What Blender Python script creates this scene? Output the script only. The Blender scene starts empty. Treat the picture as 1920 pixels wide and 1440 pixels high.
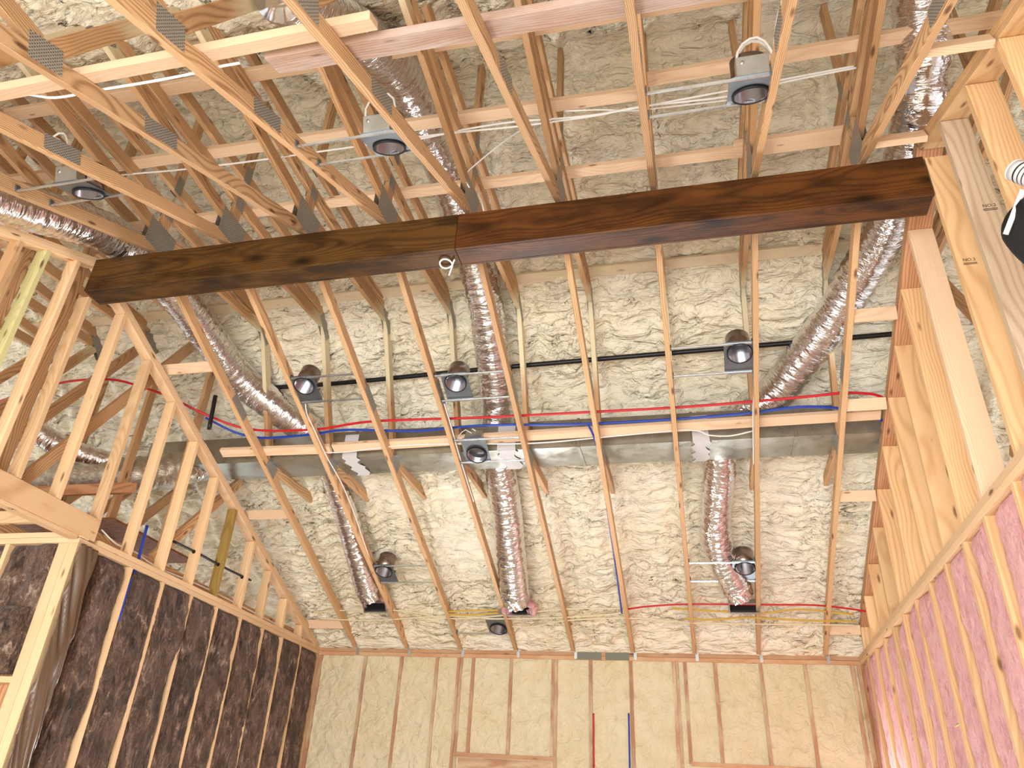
import bpy, bmesh, math, random
import numpy as np
from mathutils import Vector, Matrix, Quaternion

scene = bpy.context.scene
col = scene.collection
random.seed(7)

# ------------------------------------------------------------------ camera
# origin: back left inner corner of the room, on the wall plates (z = 0); the floor lies at z = -3.15
cam_data = bpy.data.cameras.new('camera')
cam = bpy.data.objects.new('camera', cam_data)
col.objects.link(cam)
RIGHT = Vector((0.96725473, 0.24603756, 0.06232021))
DOWN = Vector((-0.07432343, 0.50935112, -0.85734326))
FWD = Vector((-0.24268151, 0.82463747, 0.51095863))
mw = Matrix.Identity(4)
for i in range(3):
    mw[i][0] = RIGHT[i]; mw[i][1] = -DOWN[i]; mw[i][2] = -FWD[i]
mw[0][3], mw[1][3], mw[2][3] = 4.1794, -8.4105, -1.5530
cam.matrix_world = mw
cam_data.sensor_width = 36.0
cam_data.lens = 27.227
cam_data.shift_x = 0.02443
cam_data.shift_y = -0.02321
cam_data.clip_start = 0.05
cam_data.clip_end = 200
scene.camera = cam

# ------------------------------------------------------------------ daylight
world = bpy.data.worlds.new('daylight')
scene.world = world
world.use_nodes = True
bg = world.node_tree.nodes['Background']
bg.inputs['Color'].default_value = (0.93, 0.97, 1.0, 1)
bg.inputs['Strength'].default_value = 1.65

def area_light(name, loc, target, sx, sy, power, color):
    d = bpy.data.lights.new(name, 'AREA')
    d.shape = 'RECTANGLE'; d.size = sx; d.size_y = sy
    d.energy = power; d.color = color
    o = bpy.data.objects.new(name, d); col.objects.link(o)
    o.location = loc
    o.rotation_euler = (Vector(target) - Vector(loc)).to_track_quat('-Z', 'Y').to_euler()
    return o

area_light('front_doors_daylight', (2.9, -10.2, -1.75), (2.9, -5.0, -1.2), 5.4, 2.7, 440, (0.96, 0.98, 1.0))
area_light('back_window_daylight', (2.17, 1.1, -2.2), (2.4, -5.0, 0.9), 1.3, 2.0, 520, (0.97, 0.98, 1.0))
area_light('back_wide_window_daylight', (4.45, 1.1, -2.2), (3.4, -5.0, 0.9), 0.9, 2.0, 150, (0.97, 0.98, 1.0))

scene.view_settings.view_transform = 'Standard'
scene.view_settings.look = 'None'
scene.view_settings.gamma = 1.0
scene.view_settings.use_curve_mapping = False
scene.view_settings.exposure = 0.2

# ------------------------------------------------------------------ measures
M = 0.4163          # slope of the vaulted bottom chords
H = 4.662           # half span
W = 5.609           # room width
X0, SP = 0.4309, 0.6096
xk = lambda k: X0 + SP * k
FLOOR = -3.15

def foam_z(d):      # height of the foam surface at distance d from the nearer eave
    return max(0.77 * d - 0.13, 0.69 * d + 0.02)

ORD = ['first', 'second', 'third', 'fourth', 'fifth', 'sixth', 'seventh', 'eighth', 'ninth', 'tenth',
       'eleventh', 'twelfth', 'thirteenth', 'fourteenth', 'fifteenth', 'sixteenth']

# ------------------------------------------------------------------ materials
def lin(c):
    return tuple((v / 255 / 12.92) if v / 255 <= 0.04045 else ((v / 255 + 0.055) / 1.055) ** 2.4 for v in c) + (1.0,)

class NT:
    def __init__(self, name):
        self.m = bpy.data.materials.new(name)
        self.m.use_nodes = True
        self.t = self.m.node_tree
        self.n = self.t.nodes
        self.b = self.n['Principled BSDF']
        self.out = self.n['Material Output']
    def add(self, kind, **kw):
        nd = self.n.new(kind)
        for k, v in kw.items():
            setattr(nd, k, v)
        return nd
    def link(self, a, b):
        self.t.links.new(a, b)
    def val(self, sock, v):
        if hasattr(v, 'is_output') or isinstance(v, bpy.types.NodeSocket):
            self.link(v, sock)
        else:
            sock.default_value = v
    def math(self, op, a, b=None, c=None, clamp=False):
        nd = self.add('ShaderNodeMath', operation=op); nd.use_clamp = clamp
        self.val(nd.inputs[0], a)
        if b is not None: self.val(nd.inputs[1], b)
        if c is not None: self.val(nd.inputs[2], c)
        return nd.outputs[0]
    def vmath(self, op, a, b):
        nd = self.add('ShaderNodeVectorMath', operation=op)
        self.val(nd.inputs[0], a); self.val(nd.inputs[1], b)
        return nd.outputs[0]
    def noise(self, vec, scale, detail=3.0, rough=0.5, dist=0.0):
        nd = self.add('ShaderNodeTexNoise')
        self.link(vec, nd.inputs['Vector'])
        nd.inputs['Scale'].default_value = scale; nd.inputs['Detail'].default_value = detail
        nd.inputs['Roughness'].default_value = rough; nd.inputs['Distortion'].default_value = dist
        return nd.outputs[0]
    def scaled(self, vec, s):
        return self.vmath('MULTIPLY', vec, s)
    def ramp(self, fac, stops):
        nd = self.add('ShaderNodeValToRGB')
        self.link(fac, nd.inputs[0])
        el = nd.color_ramp.elements
        while len(el) < len(stops): el.new(0.5)
        for e, (p, c) in zip(el, stops):
            e.position = p; e.color = c if len(c) == 4 else tuple(c) + (1,)
        return nd.outputs[0]
    def mix(self, fac, a, b):
        nd = self.add('ShaderNodeMix', data_type='RGBA')
        self.val(nd.inputs[0], fac); self.val(nd.inputs[6], a); self.val(nd.inputs[7], b)
        return nd.outputs[2]
    def bump(self, h, strength=0.5, dist=0.01):
        nd = self.add('ShaderNodeBump')
        nd.inputs['Strength'].default_value = strength; nd.inputs['Distance'].default_value = dist
        self.link(h, nd.inputs['Height']); self.link(nd.outputs[0], self.b.inputs['Normal'])
        return nd
    def objvec(self, rnd=(11.0, 4.3, 6.1)):
        tc = self.add('ShaderNodeTexCoord')
        if not rnd: return tc.outputs['Object']
        oi = self.add('ShaderNodeObjectInfo')
        cb = self.add('ShaderNodeCombineXYZ')
        for i in range(3):
            self.link(self.math('MULTIPLY', oi.outputs['Random'], rnd[i]), cb.inputs[i])
        self.oi = oi; self.raw = tc.outputs['Object']
        return self.vmath('ADD', tc.outputs['Object'], cb.outputs[0])

WHITE = (1, 1, 1, 1)
def wood(name, light, dark, rough=0.62, ring=40.0, contrast=0.6, knot=(90, 52, 26), knots=0.07, spread=0.28, spec=0.3, kscale=(3.2, 11.0, 11.0), wobble=0.055, halo=2.3,
         overspray=None, stain=None):
    t = NT(name)
    v = t.objvec()
    wob = t.noise(t.scaled(v, (1.6, 4.0, 4.0)), 1.0, 2.0)
    wob2 = t.noise(t.scaled(v, (0.9, 2.0, 2.0)), 1.3, 1.0)
    sep = t.add('ShaderNodeSeparateXYZ'); t.link(v, sep.inputs[0])
    cb = t.add('ShaderNodeCombineXYZ')
    t.link(t.math('MULTIPLY_ADD', wob, wobble, t.math('ADD', t.math('PINGPONG', sep.outputs[1], 0.4), -0.2)), cb.inputs[1])
    t.link(t.math('MULTIPLY_ADD', wob2, 0.10, t.math('PINGPONG', sep.outputs[2], 0.35)), cb.inputs[2])
    wv = t.add('ShaderNodeTexWave', wave_type='RINGS', rings_direction='X')
    t.link(cb.outputs[0], wv.inputs['Vector'])
    wv.inputs['Scale'].default_value = ring; wv.inputs['Distortion'].default_value = 0.6
    wv.inputs['Detail'].default_value = 1.0
    grain = t.math('POWER', wv.outputs['Fac'], 2.0)
    fib = t.noise(t.scaled(v, (3.0, 150.0, 150.0)), 1.0, 2.0)
    tone = t.noise(t.scaled(v, (1.2, 9.0, 9.0)), 1.0, 2.0)
    fac = t.math('ADD', t.math('MULTIPLY', grain, contrast), t.math('MULTIPLY', t.math('SUBTRACT', fib, 0.5), 0.5))
    fac = t.math('ADD', fac, t.math('MULTIPLY', t.math('SUBTRACT', tone, 0.5), 0.7), clamp=True)
    c = t.mix(fac, lin(light), lin(dark))
    vo = t.add('ShaderNodeTexVoronoi'); vo.inputs['Scale'].default_value = 1.0
    t.link(t.scaled(v, kscale), vo.inputs['Vector'])
    kf = t.add('ShaderNodeMapRange'); kf.inputs[1].default_value = knots; kf.inputs[2].default_value = knots * halo
    kf.inputs[3].default_value = 0.85; kf.inputs[4].default_value = 0.0
    t.link(vo.outputs['Distance'], kf.inputs[0])
    c = t.mix(kf.outputs[0], c, lin(knot))
    if stain:
        sf = t.ramp(t.noise(t.scaled(v, (2.0, 6.0, 6.0)), 1.2, 4.0, 0.6), [(0.42, (0, 0, 0)), (0.62, (1, 1, 1))])
        c = t.mix(t.math('MULTIPLY', sf, stain[1]), c, lin(stain[0]))
    if overspray:                                   # cream foam overspray near the start of the member
        sx = t.add('ShaderNodeSeparateXYZ'); t.link(t.raw, sx.inputs[0])
        edge = t.math('ADD', sx.outputs[0], t.math('MULTIPLY', t.math('SUBTRACT', t.noise(t.scaled(v, (5, 20, 20)), 1.0, 3.0), 0.5), 0.35))
        mr = t.add('ShaderNodeMapRange'); mr.inputs[1].default_value = overspray; mr.inputs[2].default_value = overspray + 0.25
        mr.inputs[3].default_value = 0.93; mr.inputs[4].default_value = 0.0
        t.link(edge, mr.inputs[0])
        c = t.mix(mr.outputs[0], c, lin((222, 208, 172)))
    hs = t.add('ShaderNodeHueSaturation')
    t.link(t.math('MULTIPLY_ADD', t.oi.outputs['Random'], spread, 1.0 - spread / 2), hs.inputs['Value'])
    t.link(c, hs.inputs['Color'])
    t.link(hs.outputs[0], t.b.inputs['Base Color'])
    t.b.inputs['Roughness'].default_value = rough
    t.b.inputs['Specular IOR Level'].default_value = spec
    t.bump(fac, 0.12, 0.003)
    return t.m

MT = {}
MT['truss'] = wood('yellow_pine', (210, 170, 126), (148, 104, 64), contrast=0.72)
MT['truss_spray'] = wood('oversprayed_pine', (202, 160, 116), (144, 100, 60), contrast=0.65, overspray=0.55)
MT['truss_tip'] = wood('pine_with_foam_end', (202, 160, 116), (144, 100, 60), contrast=0.65, overspray=0.06)
MT['stud'] = wood('spruce_stud', (230, 194, 150), (198, 152, 106), contrast=0.45, knot=(120, 78, 46))
MT['stud_right'] = wood('fir_stud', (226, 186, 138), (190, 140, 90), contrast=0.5, ring=26, knot=(124, 82, 48))
MT['stud_grey'] = wood('weathered_grey_stud', (214, 190, 162), (172, 142, 112), contrast=0.55, ring=22)
MT['brace'] = wood('pale_spruce', (226, 194, 160), (200, 160, 124), contrast=0.4, knot=(150, 98, 74), knots=0.05)
MT['brace_white'] = wood('whitewashed_plank', (180, 148, 126), (132, 98, 78), contrast=0.55, stain=((206, 194, 190), 0.4))
MT['brace_foam'] = wood('foam_dusted_strip', (226, 206, 178), (206, 180, 150), contrast=0.3, stain=((228, 214, 180), 0.85))
MT['plate'] = wood('plate_lumber', (230, 194, 152), (198, 154, 110), contrast=0.45)
MT['rake_dark'] = wood('reddish_rake', (198, 146, 106), (156, 98, 62), contrast=0.7, ring=20)
MT['back_stud'] = wood('reddish_stud', (184, 138, 106), (148, 98, 70), contrast=0.4, stain=((222, 206, 168), 0.6))
MT['back_plate'] = wood('back_plate_lumber', (196, 148, 108), (162, 110, 74), contrast=0.4, stain=((222, 206, 168), 0.25))
MT['treated'] = wood('treated_green_lumber', (206, 198, 142), (172, 164, 110), contrast=0.4)
MT['treated_olive'] = wood('treated_olive_lumber', (172, 142, 76), (128, 100, 46), contrast=0.5)
MT['beam'] = wood('dark_stained_pine', (98, 58, 25), (44, 25, 11), rough=0.46, spec=0.16, kscale=(2.3, 6.0, 6.0), wobble=0.04, halo=4.5, ring=30.0, contrast=0.5, knot=(12, 7, 4), knots=0.07, spread=0.1,
                  stain=((34, 20, 10), 0.6))
MT['beam_light'] = wood('brown_stained_pine', (90, 60, 27), (40, 25, 11), rough=0.46, spec=0.16, kscale=(2.6, 6.0, 6.0), wobble=0.045, halo=4.5, ring=24.0, contrast=0.5, knot=(16, 9, 5), knots=0.08, spread=0.1,
                        stain=((36, 24, 12), 0.75))
MT['header_face'] = wood('header_lumber', (226, 186, 140), (192, 142, 96), contrast=0.6, ring=16)

def foam_mat(name, a, b, sx, ss, fold, fine, strength=0.9):
    t = NT(name)
    v = t.objvec(None)
    w = t.noise(t.scaled(v, (sx, ss, ss)), 1.0, 4.0, 0.55, 0.6)
    big = t.noise(v, 1.1, 3.0)
    sm = t.noise(v, 34.0, 3.0, 0.6)
    saw = t.math('FRACT', t.math('MULTIPLY', w, fold))
    saw = t.math('POWER', saw, 0.55)
    h = t.math('ADD', t.math('MULTIPLY', saw, 0.55), t.math('MULTIPLY', w, 1.4))
    h = t.math('ADD', h, t.math('MULTIPLY', sm, fine))
    t.bump(h, strength, 0.035)
    mid = t.noise(v, 5.0, 3.0)
    f = t.math('ADD', t.math('MULTIPLY', big, 0.6), t.math('MULTIPLY', mid, 0.4), clamp=True)
    c = t.ramp(f, [(0.36, lin(a)), (0.64, lin(b))])
    t.link(c, t.b.inputs['Base Color'])
    t.b.inputs['Roughness'].default_value = 0.55
    t.b.inputs['Specular IOR Level'].default_value = 0.35
    return t.m
MT['foam'] = foam_mat('spray_foam', (249, 241, 222), (246, 234, 202), 4.0, 11.0, 5.0, 0.22)
MT['foam_wall'] = foam_mat('wall_spray_foam', (226, 213, 182), (218, 202, 160), 9.0, 9.0, 3.0, 0.15, 0.6)

def metal(name, color, rough, bump=0.0, spangle=True):
    t = NT(name)
    v = t.objvec((3, 5, 7))
    if spangle:
        n = t.noise(t.scaled(v, (1, 1, 1)), 9.0, 4.0, 0.6)
        c = t.ramp(n, [(0.3, tuple(x * 0.8 for x in lin(color)[:3])), (0.7, lin(color))])
        t.link(c, t.b.inputs['Base Color'])
        t.link(t.math('MULTIPLY_ADD', n, 0.25, rough - 0.12), t.b.inputs['Roughness'])
    else:
        t.b.inputs['Base Color'].default_value = lin(color); t.b.inputs['Roughness'].default_value = rough
    t.b.inputs['Metallic'].default_value = 0.92
    return t.m
MT['galv'] = metal('galvanized_steel', (190, 192, 190), 0.36)
MT['duct_metal'] = metal('duct_sheet_metal', (172, 174, 166), 0.30)
MT['galv_dark'] = metal('grey_steel', (128, 134, 140), 0.42)
MT['bar'] = metal('zinc_bar', (214, 218, 220), 0.28)
MT['brown_can'] = metal('can_housing', (150, 132, 122), 0.3)
MT['black_cone'] = metal('black_reflector', (150, 150, 158), 0.22, spangle=False)

def flat(name, color, rough=0.5, spec=0.4):
    t = NT(name)
    v = t.objvec()
    n = t.noise(v, 14.0, 2.0)
    t.link(t.mix(n, tuple(x * 0.88 for x in lin(color)[:3]) + (1,), lin(color)), t.b.inputs['Base Color'])
    t.b.inputs['Roughness'].default_value = rough; t.b.inputs['Specular IOR Level'].default_value = spec
    return t.m
MT['black'] = flat('black_plastic', (14, 14, 15), 0.6)
MT['hole'] = flat('opening_shade', (8, 8, 9), 0.8)  # near-black colour painted in for the shade inside the duct outlets
MT['pipe_black'] = flat('black_pipe', (18, 17, 17), 0.4)
MT['red'] = flat('red_tubing', (200, 24, 34), 0.35)
MT['blue'] = flat('blue_tubing', (24, 62, 170), 0.35)
MT['white_wire'] = flat('white_cable', (236, 232, 226), 0.45)
MT['cream_wire'] = flat('foam_dusted_cable', (230, 216, 178), 0.6)
MT['yellow_wire'] = flat('yellow_cable', (206, 168, 62), 0.5)
MT['mastic'] = flat('grey_sealant', (206, 204, 204), 0.8)
MT['ink'] = flat('black_ink', (40, 32, 28), 0.8)
MT['paper'] = flat('white_sticker', (238, 236, 240), 0.6)
MT['strap_grey'] = flat('grey_green_strap', (120, 124, 108), 0.55)

def gusset_mat():
    t = NT('toothed_truss_plate')
    tc = t.add('ShaderNodeTexCoord'); s = t.add('ShaderNodeSeparateXYZ'); t.link(tc.outputs['Object'], s.inputs[0])
    a = t.math('SINE', t.math('MULTIPLY', s.outputs[0], 260.0))
    row = t.math('SINE', t.math('MULTIPLY', s.outputs[1], 420.0))
    f = t.math('GREATER_THAN', t.math('MULTIPLY', a, row), 0.28)
    n = t.noise(tc.outputs['Object'], 60.0, 2.0)
    c = t.mix(f, t.mix(n, lin((150, 146, 138)), lin((186, 182, 172))), lin((84, 76, 68)))
    t.link(c, t.b.inputs['Base Color'])
    t.b.inputs['Metallic'].default_value = 0.55; t.b.inputs['Roughness'].default_value = 0.5
    t.link(t.math('MULTIPLY', t.math('SUBTRACT', 1.0, f), 0.55), t.b.inputs['Metallic'])
    t.bump(t.math('SUBTRACT', 1.0, f), 0.4, 0.002)
    return t.m
MT['gusset'] = gusset_mat()

def foil_mat():
    t = NT('silver_foil_jacket')
    uv = t.add('ShaderNodeTexCoord').outputs['UV']
    a = t.noise(t.scaled(uv, (5.0, 22.0, 1.0)), 1.0, 2.5, 0.5, 1.4)
    b = t.noise(t.scaled(uv, (26.0, 60.0, 1.0)), 1.0, 3.0, 0.6, 0.4)
    h = t.math('ADD', t.math('MULTIPLY', a, 1.0), t.math('MULTIPLY', b, 0.12))
    t.bump(h, 0.55, 0.03)
    t.b.inputs['Base Color'].default_value = lin((226, 222, 222))
    t.b.inputs['Metallic'].default_value = 0.95
    t.b.inputs['Roughness'].default_value = 0.13
    return t.m
MT['foil'] = foil_mat()
def dusty_foil():
    t = NT('dusty_foil_jacket')
    v = t.objvec()
    n = t.noise(v, 9.0, 5.0, 0.6)
    t.link(t.ramp(n, [(0.35, lin((150, 136, 116))), (0.65, lin((196, 186, 168)))]), t.b.inputs['Base Color'])
    t.link(t.ramp(n, [(0.4, (0.25, 0.25, 0.25)), (0.62, (0.85, 0.85, 0.85))]), t.b.inputs['Metallic'])
    t.b.inputs['Roughness'].default_value = 0.42
    t.bump(t.noise(v, 22.0, 3.0), 0.6, 0.02)
    return t.m
MT['foil_dusty'] = dusty_foil()

def batt_mat(name, stops, scale=7.0, rough=0.9, d=0.02):
    t = NT(name)
    v = t.objvec((3.0, 5.0, 9.0))
    warp = t.noise(v, 3.0, 2.0)
    vv = t.vmath('ADD', v, t.scaled(t.add('ShaderNodeTexNoise').outputs[1], (0.25, 0.25, 0.25)))
    a = t.noise(t.scaled(vv, (1.0, 1.0, 0.7)), scale, 6.0, 0.6, 2.6)
    b = t.noise(v, 60.0, 3.0, 0.6, 0.5)
    f = t.math('ADD', t.math('MULTIPLY', a, 0.8), t.math('MULTIPLY', b, 0.2))
    t.link(t.ramp(f, [(p, lin(c)) for p, c in stops]), t.b.inputs['Base Color'])
    t.b.inputs['Roughness'].default_value = rough; t.b.inputs['Specular IOR Level'].default_value = 0.1
    t.b.inputs['Sheen Weight'].default_value = 0.15
    t.bump(t.math('ADD', a, t.math('MULTIPLY', b, 0.3)), 0.8, d)
    return t.m
MT['brown_wool'] = batt_mat('brown_glass_wool', [(0.32, (34, 24, 18)), (0.47, (80, 60, 48)), (0.58, (114, 90, 76)), (0.72, (188, 168, 152))], 4.5)
MT['pink_wool'] = batt_mat('pink_glass_wool', [(0.3, (188, 120, 122)), (0.47, (216, 156, 156)), (0.62, (230, 178, 176)), (0.8, (244, 208, 204))], 6.0)
MT['kraft'] = flat('brown_kraft_paper', (104, 80, 58), 0.28, 0.5)

def osb_mat():
    t = NT('brown_strand_board')
    v = t.objvec()
    vo = t.add('ShaderNodeTexVoronoi'); vo.inputs['Scale'].default_value = 22.0
    t.link(t.scaled(v, (1.0, 2.2, 1.0)), vo.inputs['Vector'])
    t.link(t.mix(t.noise(v, 18.0), t.mix(0.6, lin((120, 72, 36)), vo.outputs['Color']), lin((104, 62, 32))), t.b.inputs['Base Color'])
    hs = t.add('ShaderNodeHueSaturation'); hs.inputs['Saturation'].default_value = 0.0
    t.link(vo.outputs['Color'], hs.inputs['Color'])
    t.link(t.mix(hs.outputs[0], lin((74, 42, 22)), lin((140, 86, 44))), t.b.inputs['Base Color'])
    t.b.inputs['Roughness'].default_value = 0.7
    return t.m
MT['osb'] = osb_mat()

def concrete_mat():
    t = NT('dusty_floor')
    v = t.objvec(None)
    t.link(t.ramp(t.noise(v, 1.5, 5.0), [(0.3, lin((190, 180, 164))), (0.7, lin((216, 206, 188)))]), t.b.inputs['Base Color'])
    t.b.inputs['Roughness'].default_value = 0.8
    return t.m
MT['floor'] = concrete_mat()

# ------------------------------------------------------------------ building helpers
def finish(o, label=None, cat=None, group=None, kind=None):
    if label: o['label'] = label
    if cat: o['category'] = cat
    if group: o['group'] = group
    if kind: o['kind'] = kind
    return o

def thing(name, loc, label, cat, group=None, kind=None):
    o = bpy.data.objects.new(name, None)
    o.empty_display_size = 0.1
    col.objects.link(o); o.location = loc
    return finish(o, label, cat, group, kind)

def put(name, mesh, mat, parent=None, matrix=None):
    o = bpy.data.objects.new(name, mesh)
    if mat: mesh.materials.append(mat)
    col.objects.link(o)
    m = matrix if matrix is not None else Matrix.Identity(4)
    if parent is not None:
        o.parent = parent
        m = world_of(parent).inverted() @ m
    o.matrix_basis = m
    return o

def world_of(p):
    return p.matrix_basis.copy() if p.parent is None else world_of(p.parent) @ p.matrix_basis

def box_mesh(name, lo, hi, bev=0.0025):
    bm = bmesh.new()
    bmesh.ops.create_cube(bm, size=1.0)
    for v in bm.verts:
        v.co = Vector([lo[i] + (v.co[i] + 0.5) * (hi[i] - lo[i]) for i in range(3)])
    if bev:
        bmesh.ops.bevel(bm, geom=bm.edges[:], offset=bev, segments=1, affect='EDGES')
    me = bpy.data.meshes.new(name); bm.to_mesh(me); bm.free()
    return me

def frame_of(p0, p1, tdir):
    p0, p1 = Vector(p0), Vector(p1)
    x = (p1 - p0).normalized(); z = Vector(tdir)
    z = (z - x * z.dot(x)).normalized(); y = z.cross(x)
    m = Matrix.Identity(4)
    for i in range(3):
        m[i][0], m[i][1], m[i][2], m[i][3] = x[i], y[i], z[i], p0[i]
    return m, (p1 - p0).length

def board(name, p0, p1, w, t, tdir, mat, parent=None, bev=0.0025):
    """a straight board: its centre line runs p0 -> p1, it is t thick along tdir and w wide across"""
    m, L = frame_of(p0, p1, tdir)
    me = box_mesh(name, (0, -w / 2, -t / 2), (L, w / 2, t / 2), bev)
    return put(name, me, mat, parent, m)

def plate_x(name, lo, hi, mat, parent=None, bev=0.001):
    """an axis aligned box from lo to hi, its long axis local x"""
    lo, hi = Vector(lo), Vector(hi)
    s = hi - lo
    a = max(range(3), key=lambda i: s[i])
    c = (lo + hi) / 2
    p0 = c.copy(); p1 = c.copy(); p0[a] = lo[a]; p1[a] = hi[a]
    rest = [i for i in range(3) if i != a]
    td = min(rest, key=lambda i: s[i]); wd = [i for i in rest if i != td][0]
    e = Vector((0, 0, 0)); e[td] = 1
    return board(name, p0, p1, s[wd], s[td], e, mat, parent, bev)

def smooth_path(pts, step):
    P = [Vector(p) for p in pts]
    if len(P) == 2:
        n = max(2, int((P[1] - P[0]).length / step))
        return [P[0].lerp(P[1], i / n) for i in range(n + 1)]
    P = [P[0] * 2 - P[1]] + P + [P[-1] * 2 - P[-2]]
    out = []
    for i in range(1, len(P) - 2):
        n = max(1, int((P[i + 1] - P[i]).length / step))
        for k in range(n):
            t = k / n
            a, b, c, d = P[i - 1], P[i], P[i + 1], P[i + 2]
            out.append(0.5 * (2 * b + (c - a) * t + (2 * a - 5 * b + 4 * c - d) * t * t + (3 * b - a - 3 * c + d) * t ** 3))
    out.append(P[-2])
    return out

def tube_mesh(name, pts, r, seg=8, step=0.04, radius=None, caps=True, smooth=True):
    path = smooth_path(pts, step)
    n = len(path)
    verts, faces, uvs = [], [], []
    ref = Vector((0.3, 0.2, 1)).normalized()
    prev = None
    s = 0.0
    S = []
    for i, p in enumerate(path):
        t = (path[min(i + 1, n - 1)] - path[max(i - 1, 0)]).normalized()
        if prev is None:
            a = (ref - t * ref.dot(t)).normalized()
        else:
            a = (prev - t * prev.dot(t)).normalized()
        prev = a
        b = t.cross(a)
        if i: s += (p - path[i - 1]).length
        S.append(s)
        for j in range(seg):
            th = 2 * math.pi * j / seg
            rr = r if radius is None else radius(s, th)
            verts.append(p + (a * math.cos(th) + b * math.sin(th)) * rr)
    for i in range(n - 1):
        for j in range(seg):
            k = (j + 1) % seg
            faces.append((i * seg + j, i * seg + k, (i + 1) * seg + k, (i + 1) * seg + j))
            uvs += [(j / seg, S[i]), ((j + 1) / seg, S[i]), ((j + 1) / seg, S[i + 1]), (j / seg, S[i + 1])]
    if caps:
        faces.append(tuple(range(seg))[::-1]); uvs += [(0, 0)] * seg
        faces.append(tuple((n - 1) * seg + j for j in range(seg))); uvs += [(0, 0)] * seg
    me = bpy.data.meshes.new(name)
    me.from_pydata([tuple(v) for v in verts], [], faces)
    ul = me.uv_layers.new(name='UVMap')
    ul.data.foreach_set('uv', [c for u in uvs for c in u])
    if smooth: me.polygons.foreach_set('use_smooth', [True] * len(me.polygons))
    return me

def tube(name, pts, r, mat, parent=None, label=None, cat=None, group=None, seg=8, step=0.04):
    c = sum((Vector(p) for p in pts), Vector()) / len(pts)
    me = tube_mesh(name, [Vector(p) - c for p in pts], r, seg, step)
    o = put(name, me, mat, parent, Matrix.Translation(c))
    return finish(o, label, cat, group)

# value noise in numpy for the lumpy surfaces
_rng = np.random.RandomState(11)
_tab = _rng.rand(256, 256)
def vnoise(x, y):
    xi = np.floor(x).astype(int); yi = np.floor(y).astype(int)
    fx = x - xi; fy = y - yi
    fx = fx * fx * (3 - 2 * fx); fy = fy * fy * (3 - 2 * fy)
    g = lambda a, b: _tab[a % 256, b % 256]
    return (g(xi, yi) * (1 - fx) + g(xi + 1, yi) * fx) * (1 - fy) + (g(xi, yi + 1) * (1 - fx) + g(xi + 1, yi + 1) * fx) * fy
def fbm(x, y, o=4):
    s = 0; a = 0.5; n = 0
    for i in range(o):
        s = s + a * vnoise(x * 2 ** i + 17.3 * i, y * 2 ** i + 5.1 * i); n += a; a *= 0.5
    return s / n

def grid_mesh(name, P, keep=None):
    """P: (rows, cols, 3) array"""
    r, c = P.shape[:2]
    idx = np.arange(r * c).reshape(r, c)
    q = np.stack([idx[:-1, :-1], idx[:-1, 1:], idx[1:, 1:], idx[1:, :-1]], -1).reshape(-1, 4)
    if keep is not None: q = q[keep[:-1, :-1].reshape(-1)]
    me = bpy.data.meshes.new(name)
    me.vertices.add(r * c); me.vertices.foreach_set('co', P.reshape(-1).astype(np.float32))
    me.loops.add(q.size); me.loops.foreach_set('vertex_index', q.reshape(-1).astype(np.int32))
    me.polygons.add(len(q))
    me.polygons.foreach_set('loop_start', np.arange(0, q.size, 4, dtype=np.int32))
    me.polygons.foreach_set('loop_total', np.full(len(q), 4, dtype=np.int32))
    me.polygons.foreach_set('use_smooth', np.ones(len(q), dtype=bool))
    me.update(); me.validate()
    return me

def copy_tree(o, parent=None):
    c = o.copy(); col.objects.link(c)
    if parent is not None: c.parent = parent
    for ch in list(o.children): copy_tree(ch, c)
    return c

# ------------------------------------------------------------------ the setting: floor, foam ceiling, foam back wall
me = box_mesh('floor', (-6, -14, FLOOR - 0.1), (9, 0.2, FLOOR), 0)
finish(put('floor', me, MT['floor']), 'dusty bare floor of the room', 'floor', kind='structure')

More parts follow.
